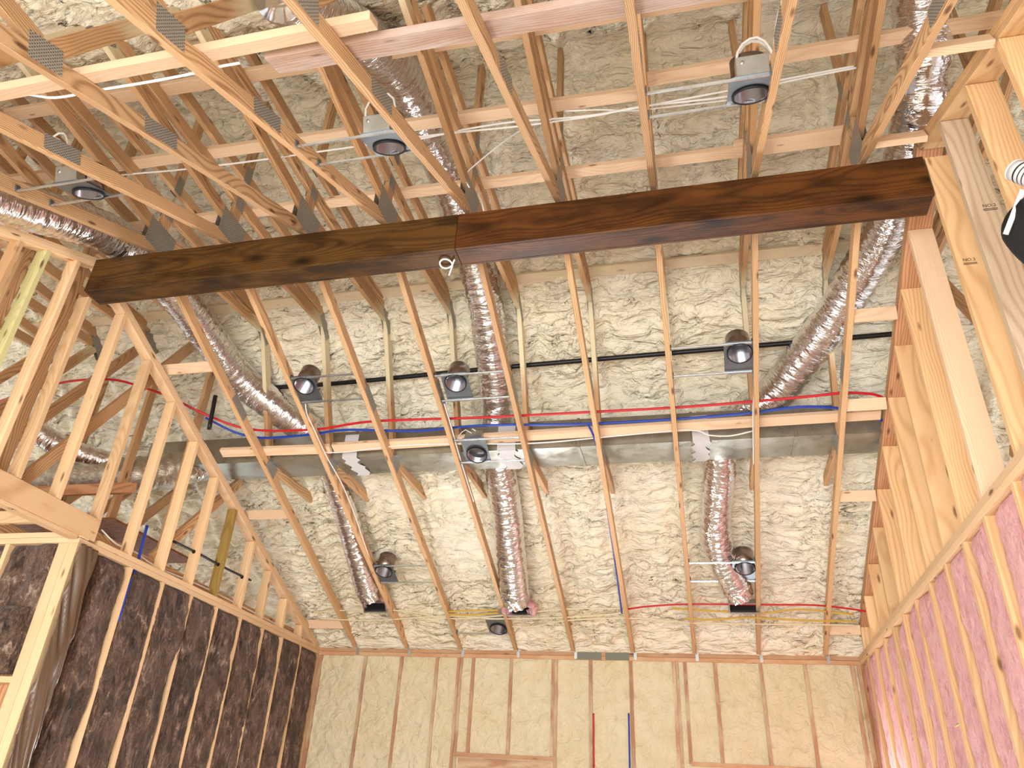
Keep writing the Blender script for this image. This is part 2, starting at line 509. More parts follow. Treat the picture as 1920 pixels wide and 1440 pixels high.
def build_ceiling():
    xs = np.concatenate([np.arange(-7.0, -2.4, 0.06), np.arange(-2.4, 6.9, 0.022), np.arange(6.9, 9.6, 0.06)])
    ds = [-0.14]
    while ds[-1] < 2 * H: ds.append(ds[-1] + (0.0105 if ds[-1] < 3.9 else 0.022))
    ds = np.array(ds)
    X, D = np.meshgrid(xs, ds)
    near = np.minimum(D, 2 * H - D)
    near = np.minimum(near, H - 0.16 + 0.16 * np.tanh((near - H + 0.16) / 0.16))      # foam fills the ridge
    Z = np.maximum(0.77 * near - 0.13, 0.69 * near + 0.02)
    S = D * 1.24
    sgn = np.where(D < H, 1.0, -1.0)
    lump = fbm(X * 1.7, S * 2.4) - 0.5
    ph = S / 0.105 + 3.4 * fbm(X * 2.2 + 9, S * 2.6, 3) + 2.2 * fbm(X * 7.5, S * 6.0 + 3, 2)
    saw = ph % 1.0
    fold = np.where(saw < 0.82, np.sqrt(saw / 0.82), (1 - saw) / 0.18)
    amp = np.clip(1.9 * vnoise(X * 3.1 + 40, S * 3.6) - 0.25, 0.05, 1.3)
    blob = fbm(X * 8 + 3, S * 10, 3) - 0.5
    h = 0.055 * lump + 0.046 * fold * amp + 0.060 * blob
    kx = (X - X0) / SP
    dx = np.abs(kx - np.round(kx)) * SP
    h += 0.030 * np.exp(-(dx / 0.045) ** 2) * (0.4 + vnoise(X * 0 + np.round(kx) * 7.7, S * 2.2)) - 0.026 * np.exp(-((dx - 0.10) / 0.05) ** 2)
    h -= 0.034
    h *= np.clip((D - 0.02) / 0.18, 0.1, 1) * np.clip((2 * H - D) / 0.2, 0.1, 1)
    slide = 0.030 * fold * amp                    # the lobes sag down the slope a little
    P = np.stack([X, -D - h * 0.6 * sgn + slide * 0.8 * sgn, Z - h * 0.8 - slide * 0.6], -1)
    me = grid_mesh('ceiling', P)
    return finish(put('ceiling', me, MT['foam']), 'cream spray foam covering the underside of the vaulted roof', 'ceiling', kind='structure')
build_ceiling()

OPEN = [(1.68, 2.66), (3.98, 5.48)]          # the two window openings of the back wall start below the photo's lower edge
def build_back_wall():
    xs = np.arange(0.0, W + 0.02, 0.02); zs = np.arange(0.03, FLOOR - 0.02, -0.02)
    X, Z = np.meshgrid(xs, zs)
    Y = 0.016 - 0.030 * (fbm(X * 6, Z * 6, 3) - 0.5) - 0.012 * (fbm(X * 22, Z * 22, 2) - 0.5)
    keep = np.ones_like(X, bool)
    for a, b in OPEN: keep &= ~((X > a) & (X < b) & (Z < -1.10) & (Z > -2.4))
    keep &= ~((X > 1.68) & (X < 2.66) & (Z < -0.99) & (Z > -1.12))
    me = grid_mesh('wall_back', np.stack([X, Y, Z], -1), keep)
    finish(put('wall_back', me, MT['foam_wall']), 'back wall of spray foam between reddish studs', 'wall', kind='structure')
build_back_wall()

# ------------------------------------------------------------------ scissor trusses
def chord_z(y):                                  # underside of the bottom chords
    return M * min(-y, y + 2 * H)

def gusset(root, x, c, u, L, Wd, name='gusset_plate', sides=(1, -1)):
    u = Vector(u).normalized()
    for s in sides:
        p = Vector((x + s * 0.0202, c[0], c[1])); d = Vector((0, u[0], u[1]))
        board(name, p - d * L / 2, p + d * L / 2, Wd, 0.0016, (1, 0, 0), MT['gusset'], root, 0)

SL = Vector((0, 1, -M)).normalized()             # down the rear slope
def make_truss():
    r = thing('roof_truss', (X0, -H, 0), 'first', 'roof truss', 'scissor trusses over the room')
    x = X0; n = 0.0445 / math.cos(math.atan(M))
    def mem(name, a, b, mat='truss', w=0.089):
        return board(name, (x, a[0], a[1]), (x, b[0], b[1]), w, 0.038, (1, 0, 0), MT[mat], r)
    yA, zA = -H, M * H
    for s in (1, -1):                            # s = 1 rear half, -1 front half
        Y = lambda d: -d if s == 1 else d - 2 * H
        mem('bottom_chord', (Y(H + 0.01), zA + n), (Y(0.02), n + 0.008))
        mem('web', (Y(3.13), 2.255), (Y(4.60), 2.075 + 0.045), 'truss_tip')
        a = mem('web', (Y(3.10), 2.27), (Y(2.50), 1.13), 'truss_spray')
        mem('web', (Y(2.46), 1.115 + 0.03), (Y(1.60), 1.125 + 0.03), 'truss')
    mem('collar_tie', (-3.06, 2.34), (-2 * H + 3.06, 2.34))
    mem('upper_tie', (-3.52, 2.575), (-2 * H + 3.52, 2.575), 'truss')
    mem('king_post', (-H, 2.06), (-H, 2.292))
    mem('king_post', (-H, 2.622), (-H, 3.42))
    gusset(r, x, (-H, 2.06), (1, 0), 0.30, 0.21)
    gusset(r, x, (-H, 2.31), (1, 0), 0.10, 0.10)
    gusset(r, x, (-H, 2.60), (0, 1), 0.16, 0.08)
    for s in (1, -1):
        Y = lambda d: -d if s == 1 else d - 2 * H
        gusset(r, x, (Y(3.20), chord_z(-3.20) + 0.06), (s, -M), 0.25, 0.085)
        gusset(r, x, (Y(2.50), 1.125), (s, -M), 0.18, 0.12)
        gusset(r, x, (Y(3.10), 2.235), (s, -0.8), 0.24, 0.12)
    return r

LBL = ['first scissor truss from the left gable wall', 'second scissor truss from the left gable wall',
       'third scissor truss from the left gable wall', 'fourth scissor truss from the left gable wall',
       'fifth scissor truss from the left, next to the hanging white cable loop', 'fourth scissor truss from the right gable wall, the blue tube runs down it',
       'third scissor truss from the right gable wall, seen almost edge-on', 'second scissor truss from the right gable wall, a white cable runs down it',
       'last scissor truss beside the right gable wall']
proto = make_truss()
for k in range(9):
    t = proto if k == 0 else copy_tree(proto)
    t.location.x = xk(k)
    t['label'] = LBL[k]

def make_attic_truss():
    r = thing('attic_truss', (xk(-1), -H, 0), 'attic', 'roof truss', 'trusses beyond the left gable wall')
    x = xk(-1)
    def mem(name, a, b, mat='truss', w=0.089):
        return board(name, (x, a[0], a[1]), (x, b[0], b[1]), w, 0.038, (1, 0, 0), MT[mat], r)
    for s in (1, -1):
        Y = lambda d: -d if s == 1 else d - 2 * H
        mem('web', (Y(3.12), 2.24), (Y(4.48), 0.20), 'truss_tip')
        mem('web', (Y(2.98), 0.14), (Y(2.0), 1.22))
        mem('post', (Y(2.89), 0.10), (Y(2.88), 2.0))
        mem('web', (Y(4.60), 2.10), (Y(3.13), 2.24))
    mem('collar_tie', (-3.06, 2.34), (-2 * H + 3.06, 2.34))
    mem('upper_tie', (-3.52, 2.575), (-2 * H + 3.52, 2.575))
    mem('king_post', (-H, 2.622), (-H, 3.42))
    mem('king_post', (-H, 0.15), (-H, 2.292))
    mem('bottom_chord', (-0.1, 0.09), (-2 * H + 0.1, 0.09))
    gusset(r, x, (-3.10, 2.235), (1, -0.8), 0.24, 0.12)
    gusset(r, x, (-H, 2.31), (1, 0), 0.10, 0.10)
    return r
ap = make_attic_truss()
AL = ['attic truss nearest behind the left gable studs', 'second attic truss behind the left gable studs', 'third attic truss behind the left gable studs',
      'farthest attic truss behind the left gable studs']
for i in range(4):
    t = ap if i == 0 else copy_tree(ap)
    t.location.x = xk(-1 - i); t['label'] = AL[i]
for i in range(3):
    t = copy_tree(ap); t.name = 'attic_truss'
    t.location.x = xk(9 + i) + 0.12
    t['label'] = ['attic truss nearest behind the right gable studs', 'second attic truss behind the right gable studs', 'farthest attic truss behind the right gable studs'][i]
    t['group'] = 'trusses beyond the right gable wall'

# ------------------------------------------------------------------ bracing boards that cross the trusses
def brace(name, p0, p1, w, tdir, mat, label, t=0.038, group='bracing boards across the trusses'):
    o = board(name, p0, p1, w, t, tdir, MT[mat])
    return finish(o, label, 'board', group)
nF = (0, -M, 1)
def on_front(y, o): return M * (y + 2 * H) + o
brace('bracing_board', (-3.2, -6.625, on_front(-6.625, 0.116)), (3.06, -6.61, on_front(-6.61, 0.116)), 0.089, nF, 'brace', 'bright sawn brace ending in mid-air near the top of the photo')
brace('bracing_plank', (2.50, -6.46, on_front(-6.46, 0.118)), (7.2, -6.36, on_front(-6.36, 0.118)), 0.14, nF, 'brace_white', 'whitewashed brown plank along the top edge of the photo')
brace('bracing_board', (-3.0, -5.74, 2.405), (6.8, -5.57, 2.405), 0.089, (0, 0, 1), 'brace', 'pale brace just behind the whitewashed plank')
brace('bracing_board', (-3.0, -5.19, 2.405), (4.10, -5.04, 2.405), 0.089, (0, 0, 1), 'brace', 'pale brace above the hanging white cables, left stretch')
brace('bracing_board', (4.02, -5.10, 2.445), (7.2, -5.15, 2.445), 0.089, (0, 0, 1), 'brace', 'pale brace behind the top right can light')
brace('bracing_board', (-3.0, -4.52, 2.405), (4.70, -4.43, 2.405), 0.089, (0, 0, 1), 'brace', 'pale brace just above the dark beam, left stretch')
brace('bracing_plank', (4.62, -4.44, 2.415), (5.36, -4.44, 2.415), 0.14, (0, 0, 1), 'brace', 'short wide knotty plank above the right end of the dark beam')
brace('foam_dusted_strip', (-3.2, -3.30, 2.41), (6.6, -3.29, 2.40), 0.089, (0, 0.5, 1), 'brace_foam', 'foam-dusted wooden strip running across just behind the dark beam')
cz = lambda y: chord_z(y) + 0.117
brace('bracing_board', (0.0, -2.665, cz(-2.665)), (1.09, -2.645, cz(-2.645)), 0.089, (0, M, 1), 'brace', 'left piece of the pale brace in front of the metal duct')
brace('bracing_board', (1.12, -2.655, cz(-2.655)), (5.59, -2.71, cz(-2.71)), 0.089, (0, M, 1), 'brace', 'long pale brace in front of the metal duct')

# short blocks that tie the outer trusses to the gable walls
def block(x0, x1, y, label, front=False):
    z = chord_z(y) + 0.045
    o = board('blocking_board', (x0, y, z), (x1, y, z), 0.089, 0.038, (0, 1, M) if not front else (0, 1, -M), MT['brace'])
    finish(o, label, 'board', 'blocks between outer trusses and gable walls')
for y, s in ((-3.61, 'upper'), (-2.88, 'second highest'), (-1.995, 'third'), (-0.352, 'lowest')):
    block(5.33, 5.60, y, s + ' short block between the last truss and the right gable wall')
for y, s in ((-3.63, 'upper'), (-1.98, 'middle'), (-0.366, 'lowest')):
    block(-0.08, 0.41, y, s + ' short block between the left gable wall and the first truss')
block(5.33, 5.60, -5.78, 'sunlit short block at upper right in front of the foil duct', True)
block(5.33, 5.60, -4.86, 'short block just above the right end of the dark beam', True)

# ------------------------------------------------------------------ the dark stained box beam
def build_beam():
    r = thing('box_beam', (2.8, -4.65, 1.58), 'dark brown stained box beam hanging across the room under the truss peaks', 'beam')
    y0, y1, z0, z1 = -4.738, -4.556, 1.58, 1.868
    s = 2.829
    th = 0.019
    for a, b, mt in ((0.004, s - 0.001, 'beam_light'), (s + 0.001, 5.602, 'beam')):
        board('face_board', (a, y0 + th / 2, (z0 + z1) / 2), (b, y0 + th / 2, (z0 + z1) / 2), z1 - z0, th, (0, 1, 0), MT[mt], r)
        board('back_board', (a, y1 - th / 2, (z0 + z1) / 2), (b, y1 - th / 2, (z0 + z1) / 2), z1 - z0, th, (0, 1, 0), MT[mt], r)
        board('bottom_board', (a, (y0 + y1) / 2, z0 + th / 2), (b, (y0 + y1) / 2, z0 + th / 2), y1 - y0 - 2 * th - 0.002, th, (0, 0, 1), MT[mt], r)
    for a in (0.02, 5.586):
        board('end_block', (a, y0 + th, (z0 + z1) / 2), (a, y1 - th, (z0 + z1) / 2), z1 - z0 - 0.03, 0.03, (1, 0, 0), MT['beam'], r)
build_beam()

# ------------------------------------------------------------------ back wall framing
finish(plate_x('wall_plate', (0.0, -0.002, -0.018), (W, 0.09, 0.020), MT['back_plate']), 'upper top plate of the foam back wall', 'plate')
finish(plate_x('wall_plate', (0.0, 0.0, -0.058), (W, 0.09, -0.020), MT['back_plate']), 'lower top plate of the foam back wall', 'plate')
BS = [(0.019, .038), (0.556, .034), (0.98, .034), (1.39, .034), (1.632, .03), (1.664, .03), (1.796, .034), (2.211, .034), (2.655, .03), (2.688, .034),
      (3.045, .036), (3.452, .036), (3.877, .034), (3.912, .02), (3.986, .032), (4.275, .034), (4.704, .034), (5.112, .034), (5.534, .034), (5.59, .03)]
for i, (x, w) in enumerate(BS):
    zb = FLOOR if not any(a < x < b for a, b in OPEN) else -0.965
    o = plate_x('wall_stud', (x - w / 2, -0.004 + 0.002 * (i % 3), zb), (x + w / 2, 0.09, -0.0585), MT['back_stud'])
    finish(o, ('%s exposed stud from the left corner in the foam back wall' % ORD[i]) if i < 10 else
           ('%s exposed stud from the right corner in the foam back wall' % ORD[len(BS) - 1 - i]), 'stud', 'studs of the foam back wall')
finish(plate_x('window_header', (1.66, -0.006, -1.005), (2.68, 0.09, -0.967), MT['back_plate']), 'flat board over the middle window opening', 'header')
finish(plate_x('window_header', (1.68, 0.028, -1.26), (2.66, 0.07, -1.006), MT['back_stud']), 'recessed brown header under the flat board, middle window', 'header')
finish(plate_x('window_header', (3.99, -0.006, -0.985), (5.51, 0.09, -0.949), MT['back_plate']), 'flat board over the wide right window opening', 'header')
finish(plate_x('window_header', (3.99, 0.028, -1.24), (5.50, 0.07, -0.987), MT['back_stud']), 'recessed brown header over the wide right window', 'header')
for i, (a, b) in enumerate(((2.90, 3.16), (3.20, 3.44))):
    finish(plate_x('nail_strap', (a, -0.0055, -0.055), (b, -0.0025, 0.017), MT['strap_grey'], None, 0),
           ['left grey strap across the back wall plate', 'right grey strap across the back wall plate'][i], 'strap', 'grey straps on the back plate')
def hurricane_tie(k):
    r = thing('truss_tie', (xk(k) + 0.03, -0.01, 0.0), '%s steel tie from the left where trusses meet the back plate' % ORD[k], 'metal tie', 'truss ties on the back plate')
    x = xk(k) + 0.024
    board('strap_leg', (x, -0.007, -0.05), (x, -0.007, 0.03), 0.03, 0.0015, (0, 1, 0), MT['galv'], r, 0)
    board('strap_arm', (x - 0.002, -0.012, 0.02), (x - 0.003, -0.09, 0.085), 0.025, 0.0015, (1, 0, 0), MT['galv'], r, 0)
for k in range(9): hurricane_tie(k)

# ------------------------------------------------------------------ left gable wall
finish(plate_x('wall_plate', (-0.089, -3.80, -0.016), (0.0, -0.001, 0.022), MT['plate']), 'upper plate on the brown insulated left wall', 'plate')
finish(plate_x('wall_plate', (-0.089, -3.99, -0.056), (0.0, -0.001, -0.018), MT['plate']), 'lower plate on the brown insulated left wall', 'plate')
lz = lambda y: M * (-y) - 0.065 - 0.012 * (-y - 0.5)
for o_, nm in ((0.019, 'lower'), (0.058, 'upper')):
    finish(board('rake_plate', (-0.0445, -0.10, lz(-0.10) + o_), (-0.0445, -4.70, lz(-4.70) + o_), 0.089, 0.036, (0, M, 1), MT['plate']),
           nm + ' sloping plate of the left gable wall behind the beam', 'plate')
fz = lambda y: M * (y + 2 * H) - 0.10
for o_, nm in ((0.019, 'lower'), (0.058, 'upper')):
    finish(board('rake_plate', (-0.0445, -4.71, fz(-4.71) + o_), (-0.0445, -7.2, fz(-7.2) + o_), 0.089, 0.036, (0, -M, 1), MT['plate']),
           nm + ' sloping plate of the left gable wall in front of the beam', 'plate')
LS = [-0.515, -0.944, -1.368, -1.788, -2.216, -2.612, -3.027, -3.448, -3.865, -4.286]
for i, y in enumerate(LS):
    zb = 0.023 if y > -3.83 else 0.157
    if i == 8: zb = 0.0235
    top = lz(y) - 0.002
    mt = 'treated_olive' if i == 4 else 'stud'
    if i == 4: lab = 'olive treated stud in the left gable wall'
    elif i == 9: lab = 'left gable stud standing on the header, just behind the beam end'
    else: lab = '%s pale stud from the back corner in the left gable wall' % ORD[i if i < 4 else i - 1]
    o = plate_x('gable_stud', (-0.089, y - 0.019, zb), (-0.001 * (i % 3), y + 0.019, top), MT[mt])
    finish(o, lab, 'stud', 'studs of the left gable wall')
FS = [(-4.655, 1.575, 'stud', 'stud carrying the left end of the dark beam'), (-4.862, None, 'plate', 'brown stud just in front of the left beam end'),
      (-5.115, None, 'treated', 'greenish treated stud in the left gable wall'), (-5.325, None, 'truss', 'dark streaked stud at the left photo edge, before the greenish one'),
      (-5.73, None, 'stud', 'foremost gable stud at the far left photo edge')]
for y, zt, mt, lab in FS:
    o = plate_x('gable_stud', (-0.089, y - 0.019, 0.157), (0.0, y + 0.019, zt or fz(y) - 0.002), MT[mt])
    finish(o, lab, 'stud', 'studs of the left gable wall')
# header over the side opening and the wall that turns left
h = thing('door_header', (0, -4.9, 0.0), 'pale timber header over the opening in the left wall', 'header')
plate_x('header_board', (-0.038, -7.4, -0.004), (0.0, -3.845, 0.154), MT['header_face'], h)
plate_x('header_board', (-0.089, -7.4, -0.004), (-0.051, -3.845, 0.154), MT['truss'], h)
plate_x('bottom_strip', (-0.089, -7.4, -0.03), (-0.012, -4.0, -0.005), MT['plate'], h)
YC = -3.99
finish(plate_x('wall_plate', (-3.0, YC - 0.001, -0.012), (-0.002, YC + 0.088, 0.026), MT['plate']), 'upper plate on the side wall at the left photo edge', 'plate')
finish(plate_x('wall_plate', (-3.0, YC, -0.052), (-0.091, YC + 0.088, -0.0135), MT['plate']), 'lower plate on the side wall at the left photo edge', 'plate')
finish(plate_x('ceiling_joist', (-3.0, YC - 0.20, 0.03), (-0.10, YC - 0.162, 0.12), MT['plate']), 'loose level board above the side wall plates at left', 'board')
for a, b, lab in ((-0.077, -0.001, 'right corner post stud where the left walls meet'), (-0.165, -0.079, 'left corner post stud where the left walls meet'),
                  (-0.625, -0.587, 'narrow stud between the brown batts at the left photo edge')):
    finish(plate_x('wall_stud', (a, YC + 0.001, FLOOR), (b, YC + 0.086, -0.057 if a > -0.09 else -0.0535), MT['stud']), lab, 'stud')
finish(plate_x('blocking_board', (-0.60, YC + 0.002, -0.975), (-0.166, YC + 0.086, -0.937), MT['stud']), 'level block at the lower left photo edge', 'board')

finish(plate_x('sheathing_panel', (-3.0, YC + 0.088, FLOOR), (-0.001, YC + 0.1, -0.053), MT['rake_dark'], None, 0), 'brown sheathing behind the side wall studs at the lower left', 'panel')

def batt_mesh(name, u0, u1, z0, z1, axis, base, out, amp, seed, edge=0.0, res=0.022):
    us = np.arange(u0, u1 + res * 0.5, res); zs = np.arange(z0, z1, -res)
    U, Z = np.meshgrid(us, zs)
    n = fbm(U * 5 + seed * 3.3, Z * 3.2 + seed, 4) - 0.5
    e = np.minimum(U - u0, u1 - U) / (0.5 * (u1 - u0))
    wav = vnoise(Z * 2.3 + seed * 9, Z * 0 + seed)
    bulge = np.clip(e * 3.2, 0, 1) ** 0.6
    D = base + amp * (2.2 * n) + edge * (bulge - 1) * (0.4 + 1.3 * wav) + 0.012 * (fbm(U * 25 + seed, Z * 25, 2) - 0.5)
    top = np.clip((z0 - Z) / 0.05, 0, 1) ** 0.5
    D = D - (1 - top) * 0.02
    pos = D * out
    P = np.stack([pos, U, Z], -1) if axis == 0 else np.stack([U, pos, Z], -1)
    # back face closes the batt into a solid slab
    me = grid_mesh(name, P if (axis == 0) == (out > 0) else P[:, ::-1])
    bm = bmesh.new(); bm.from_mesh(me)
    bound = [e_ for e_ in bm.edges if e_.is_boundary]
    ex = bmesh.ops.extrude_edge_only(bm, edges=bound)
    for v in [g for g in ex['geom'] if isinstance(g, bmesh.types.BMVert)]:
        if axis == 0: v.co.x = -out * 0.085
        else: v.co.y = -out * 0.085
    bm.normal_update(); bm.to_mesh(me); bm.free()
    me.polygons.foreach_set('use_smooth', [True] * len(me.polygons))
    return me

LOW = [-0.48, -0.90, -1.31, -1.743, -2.163, -2.563, -2.976, -3.39]
for i, y in enumerate(LOW):
    o = plate_x('wall_stud', (-0.089, y - 0.019, FLOOR), (0.0, y + 0.019, -0.0575), MT['stud'])
    finish(o, '%s stud from the back corner between the brown batts' % ORD[i], 'stud', 'studs between the brown batts')
finish(plate_x('wall_stud', (-0.089, -0.040, FLOOR), (0.001, -0.002, -0.0575), MT['back_plate']), 'reddish corner stud where brown batts meet the foam wall', 'stud')
edges = [-0.04] + LOW
for i in range(len(edges) - 1):
    me = batt_mesh('insulation_batt', edges[i + 1] + 0.012, edges[i] - 0.012, -0.062, FLOOR, 0, 0.010, 1, 0.034, 3.1 + i * 2.7, 0.020)
    finish(put('insulation_batt', me, MT['brown_wool']), '%s brown wool batt from the back corner of the left wall' % ORD[i], 'insulation', 'brown batts of the left wall')
me = batt_mesh('insulation_batt', -3.72, -3.405, -0.062, FLOOR, 0, 0.0, 1, 0.035, 55.0, 0.03)
finish(put('insulation_batt', me, MT['brown_wool']), 'crumpled brown wool batt beside the kraft paper strip', 'insulation', 'brown batts of the left wall')
def kraft():
    zs = np.arange(-0.058, FLOOR, -0.018); us = np.linspace(0, 1, 22)
    U, Z = np.meshgrid(us, zs)
    wid = 0.185 + 0.05 * vnoise(Z * 3.0, Z * 0 + 2.0)
    Y = -3.985 + U * wid
    Xp = 0.006 + 0.030 * np.sin(U * 3.0) * (0.5 + vnoise(Z * 4, U * 2)) - 0.02 * U + 0.11 * np.abs(fbm(U * 2.2 + Z * 2, Z * 3.5 + U * 3, 3) - 0.5)
    me = grid_mesh('kraft_paper', np.stack([Xp, Y, Z], -1))
    o = put('kraft_paper', me, MT['kraft'])
    md = o.modifiers.new('thickness', 'SOLIDIFY'); md.thickness = 0.002
    finish(o, 'folded strip of brown kraft paper beside the left corner post', 'paper')
kraft()
for a, b, z0, z1, lab, sd in ((-0.584, -0.168, -0.055, -0.935, 'brown wool batt in the side wall left of the corner post', 81.0),
                              (-1.05, -0.628, -0.055, -0.935, 'brown wool batt at the far left photo edge', 87.0),
                              (-0.60, -0.20, -0.50, -0.936, 'loose folded brown wool piece at the left photo edge', 93.0)):
    me = batt_mesh('insulation_batt', a, b, z0, z1, 1, 0.0, -1, 0.03, sd, 0.02)
    me.transform(Matrix.Translation((0, YC + (0.012 if sd != 93 else -0.05), 0)))
    finish(put('insulation_batt', me, MT['brown_wool']), lab, 'insulation')

# ------------------------------------------------------------------ right gable wall
finish(plate_x('wall_plate', (W, -9.3, -0.018), (W + 0.14, -0.001, 0.022), MT['plate']), 'upper plate on the pink insulated right wall', 'plate')
finish(plate_x('wall_plate', (W, -9.3, -0.060), (W + 0.14, -0.001, -0.020), MT['plate']), 'lower plate on the pink insulated right wall', 'plate')
rz = lambda y: 0.405 * (-y) + 0.092
for o_, nm in ((0.019, 'lower'), (0.058, 'upper')):
    finish(board('rake_plate', (W + 0.07, -0.02, rz(-0.02) + o_), (W + 0.07, -4.68, rz(-4.68) + o_), 0.14, 0.037, (0, 0.405, 1), MT['rake_dark' if o_ < 0.03 else 'truss']),
           nm + ' sloping plate of the right gable wall behind the beam', 'plate')
rf = lambda y: M * (y + 2 * H) + 0.032
for o_, nm in ((0.019, 'lower'), (0.058, 'upper')):
    finish(board('rake_plate', (W + 0.07, -4.70, rf(-4.70) + o_), (W + 0.07, -7.4, rf(-7.4) + o_), 0.14, 0.037, (0, -M, 1), MT['stud_right']),
           nm + ' sloping plate of the right gable wall in front of the beam', 'plate')
RS = [-0.331, -0.764, -1.174, -1.614, -2.034, -2.469, -2.917, -3.351, -3.78, -4.182, -4.731, -5.049, -5.425, -5.812, -6.2]
stud_r = {}
for i, y in enumerate(RS):
    zt = (rz(y) if y > -4.7 else rf(y)) - 0.004
    if i == 10: zt = 1.86
    mt = 'stud_grey' if i in (11,) else ('brace' if i == 9 else 'stud_right')
    r = plate_x('gable_stud', (W + 0.001 * (i % 4), y, 0.0225), (W + 0.14, y + 0.038, zt), MT[mt])
    stud_r[i] = r
    if i == 9: lab = 'beige stud right of the beam in the right gable wall, a big knot low down'
    elif i == 10: lab = 'swirly grained stud touching the right end of the dark beam'
    elif i == 11: lab = 'weathered grey stud in front of the beam end, right gable wall'
    elif i == 12: lab = 'sunlit stud behind the black bag at the right photo edge'
    elif i == 13: lab = 'sunlit stud at the upper right photo corner'
    elif i == 14: lab = 'foremost stud of the right gable wall, outside the photo edge'
    else: lab = '%s stud from the back corner in the right gable wall' % ORD[i]
    finish(r, lab, 'stud', 'studs of the right gable wall')
RL = [-0.38, -0.80, -1.22, -1.63, -2.035, -2.462, -2.889, -3.307, -3.725, -4.138, -4.60, -5.02, -5.45, -5.88]
for i, y in enumerate(RL):
    o = plate_x('wall_stud', (W, y, FLOOR), (W + 0.14, y + 0.038, -0.0605), MT['stud_right'])
    finish(o, '%s stud from the back corner between the pink batts' % ORD[i], 'stud', 'studs between the pink batts')
finish(plate_x('wall_stud', (W, -0.042, FLOOR), (W + 0.14, -0.004, -0.0605), MT['rake_dark']), 'reddish corner stud where pink batts meet the foam wall', 'stud')
edges = [-0.042] + RL
for i in range(len(edges) - 1):
    me = batt_mesh('insulation_batt', edges[i + 1] + 0.039, edges[i] - 0.001, -0.062, FLOOR, 0, -0.016, -1, 0.024, 101 + i * 3.9, 0.045)
    me.transform(Matrix.Translation((W, 0, 0)))
    finish(put('insulation_batt', me, MT['pink_wool']), '%s pink wool batt from the back corner of the right wall' % ORD[i], 'insulation', 'pink batts of the right wall')

# ------------------------------------------------------------------ sheet metal duct and foil ducts
def build_trunk():
    r = thing('metal_duct', (2.6, -2.37, 1.17), 'rectangular galvanized duct running across behind the pale brace', 'duct')
    y0, y1, z0, z1 = -2.555, -2.175, 1.165, 1.42
    xs = [-0.9, 0.35, 1.28, 2.62, 3.30, 4.22, 5.0, 6.2]
    for i in range(len(xs) - 1):
        a, b = xs[i], xs[i + 1]
        bm = bmesh.new()
        bmesh.ops.create_cube(bm, size=1.0)
        for v in bm.verts:
            v.co = Vector((a + (v.co.x + .5) * (b - a), y0 + (v.co.y + .5) * (y1 - y0), z0 + (v.co.z + .5) * (z1 - z0)))
        # cross-broken panels: each long face folds slightly along its diagonals
        for f in [f for f in bm.faces if abs(f.normal.x) < 0.5]:
            c = f.calc_center_median() + f.normal * 0.007
            res = bmesh.ops.poke(bm, faces=[f]); res['verts'][0].co = c
        me = bpy.data.meshes.new('duct_section'); bm.to_mesh(me); bm.free()
        put('duct_section', me, MT['duct_metal'], r)
        if i:
            plate_x('joint_flange', (a - 0.012, y0 - 0.007, z0 - 0.007), (a + 0.012, y1 + 0.007, z1 + 0.007), MT['duct_metal'], r)
    for x, w in ((1.24, 0.13), (2.68, 0.15), (4.28, 0.12)):
        vs = []
        for k in range(9):
            f = k / 8
            yy = y0 - 0.009 + f * (y1 - y0 + 0.012)
            vs.append((x - w / 2 + 0.02 * math.sin(k * 2.1), yy)); 
        bm = bmesh.new()
        rows = []
        for k, (xa, yy) in enumerate(vs):
            rows.append([bm.verts.new((xa, yy, z0 - 0.0095)), bm.verts.new((xa + w + 0.015 * math.sin(k * 1.3 + 1), yy, z0 - 0.0095))])
        front = [[bm.verts.new((rows[0][0].co.x, y0 - 0.0095, z0 + h_)), bm.verts.new((rows[0][1].co.x - 0.01, y0 - 0.0095, z0 + h_))] for h_ in (0.22, 0.1)]
        chain = front + rows
        for a, b in zip(chain[:-1], chain[1:]): bm.faces.new((a[0], a[1], b[1], b[0]))
        me = bpy.data.meshes.new('sealant_patch'); bm.to_mesh(me); bm.free()
        o = put('sealant_patch', me, MT['mastic'], r)
        md = o.modifiers.new('thickness', 'SOLIDIFY'); md.thickness = 0.002
        finish(o, 'grey sealant brushed over the joint')
build_trunk()

def flex_duct(name, pts, r, label, seed=0, cuff=True, squeeze=None, mat='foil'):
    def rad(s, th):
        k = 1 + 0.05 * (vnoise(np.float64(s * 9 + seed), np.float64(th * 1.2 + seed)) - 0.5) + 0.028 * math.sin(s * 70 + 2.0 * math.sin(th * 2 + s * 8 + seed)) * (0.3 + vnoise(np.float64(s * 4), np.float64(seed + th)))
        if squeeze:
            for s0, a in squeeze: k *= 1 - a * math.exp(-((s - s0) / 0.05) ** 2)
        return r * k
    c = sum((Vector(p) for p in pts), Vector()) / len(pts)
    root = thing(name, c, label, 'duct', 'foil covered flexible ducts')
    me = tube_mesh('foil_jacket', [Vector(p) - c for p in pts], r, 30, 0.014, rad)
    put('foil_jacket', me, MT[mat], root, Matrix.Translation(c))
    if cuff:                                     # gathered foil where the duct is strapped to its collar
        a, b = Vector(pts[-2]), Vector(pts[-1])
        d = (b - a).normalized()
        def rr(s, th): return r * (1.02 - 0.22 * min(1, s / 0.11) + 0.07 * math.sin(th * 11 + s * 40 + seed))
        me = tube_mesh('gathered_cuff', [b - d * 0.03 - c, b + d * 0.03 - c, b + d * 0.10 - c], r, 44, 0.012, rr)
        put('gathered_cuff', me, MT['foil'], root, Matrix.Translation(c))
    return root

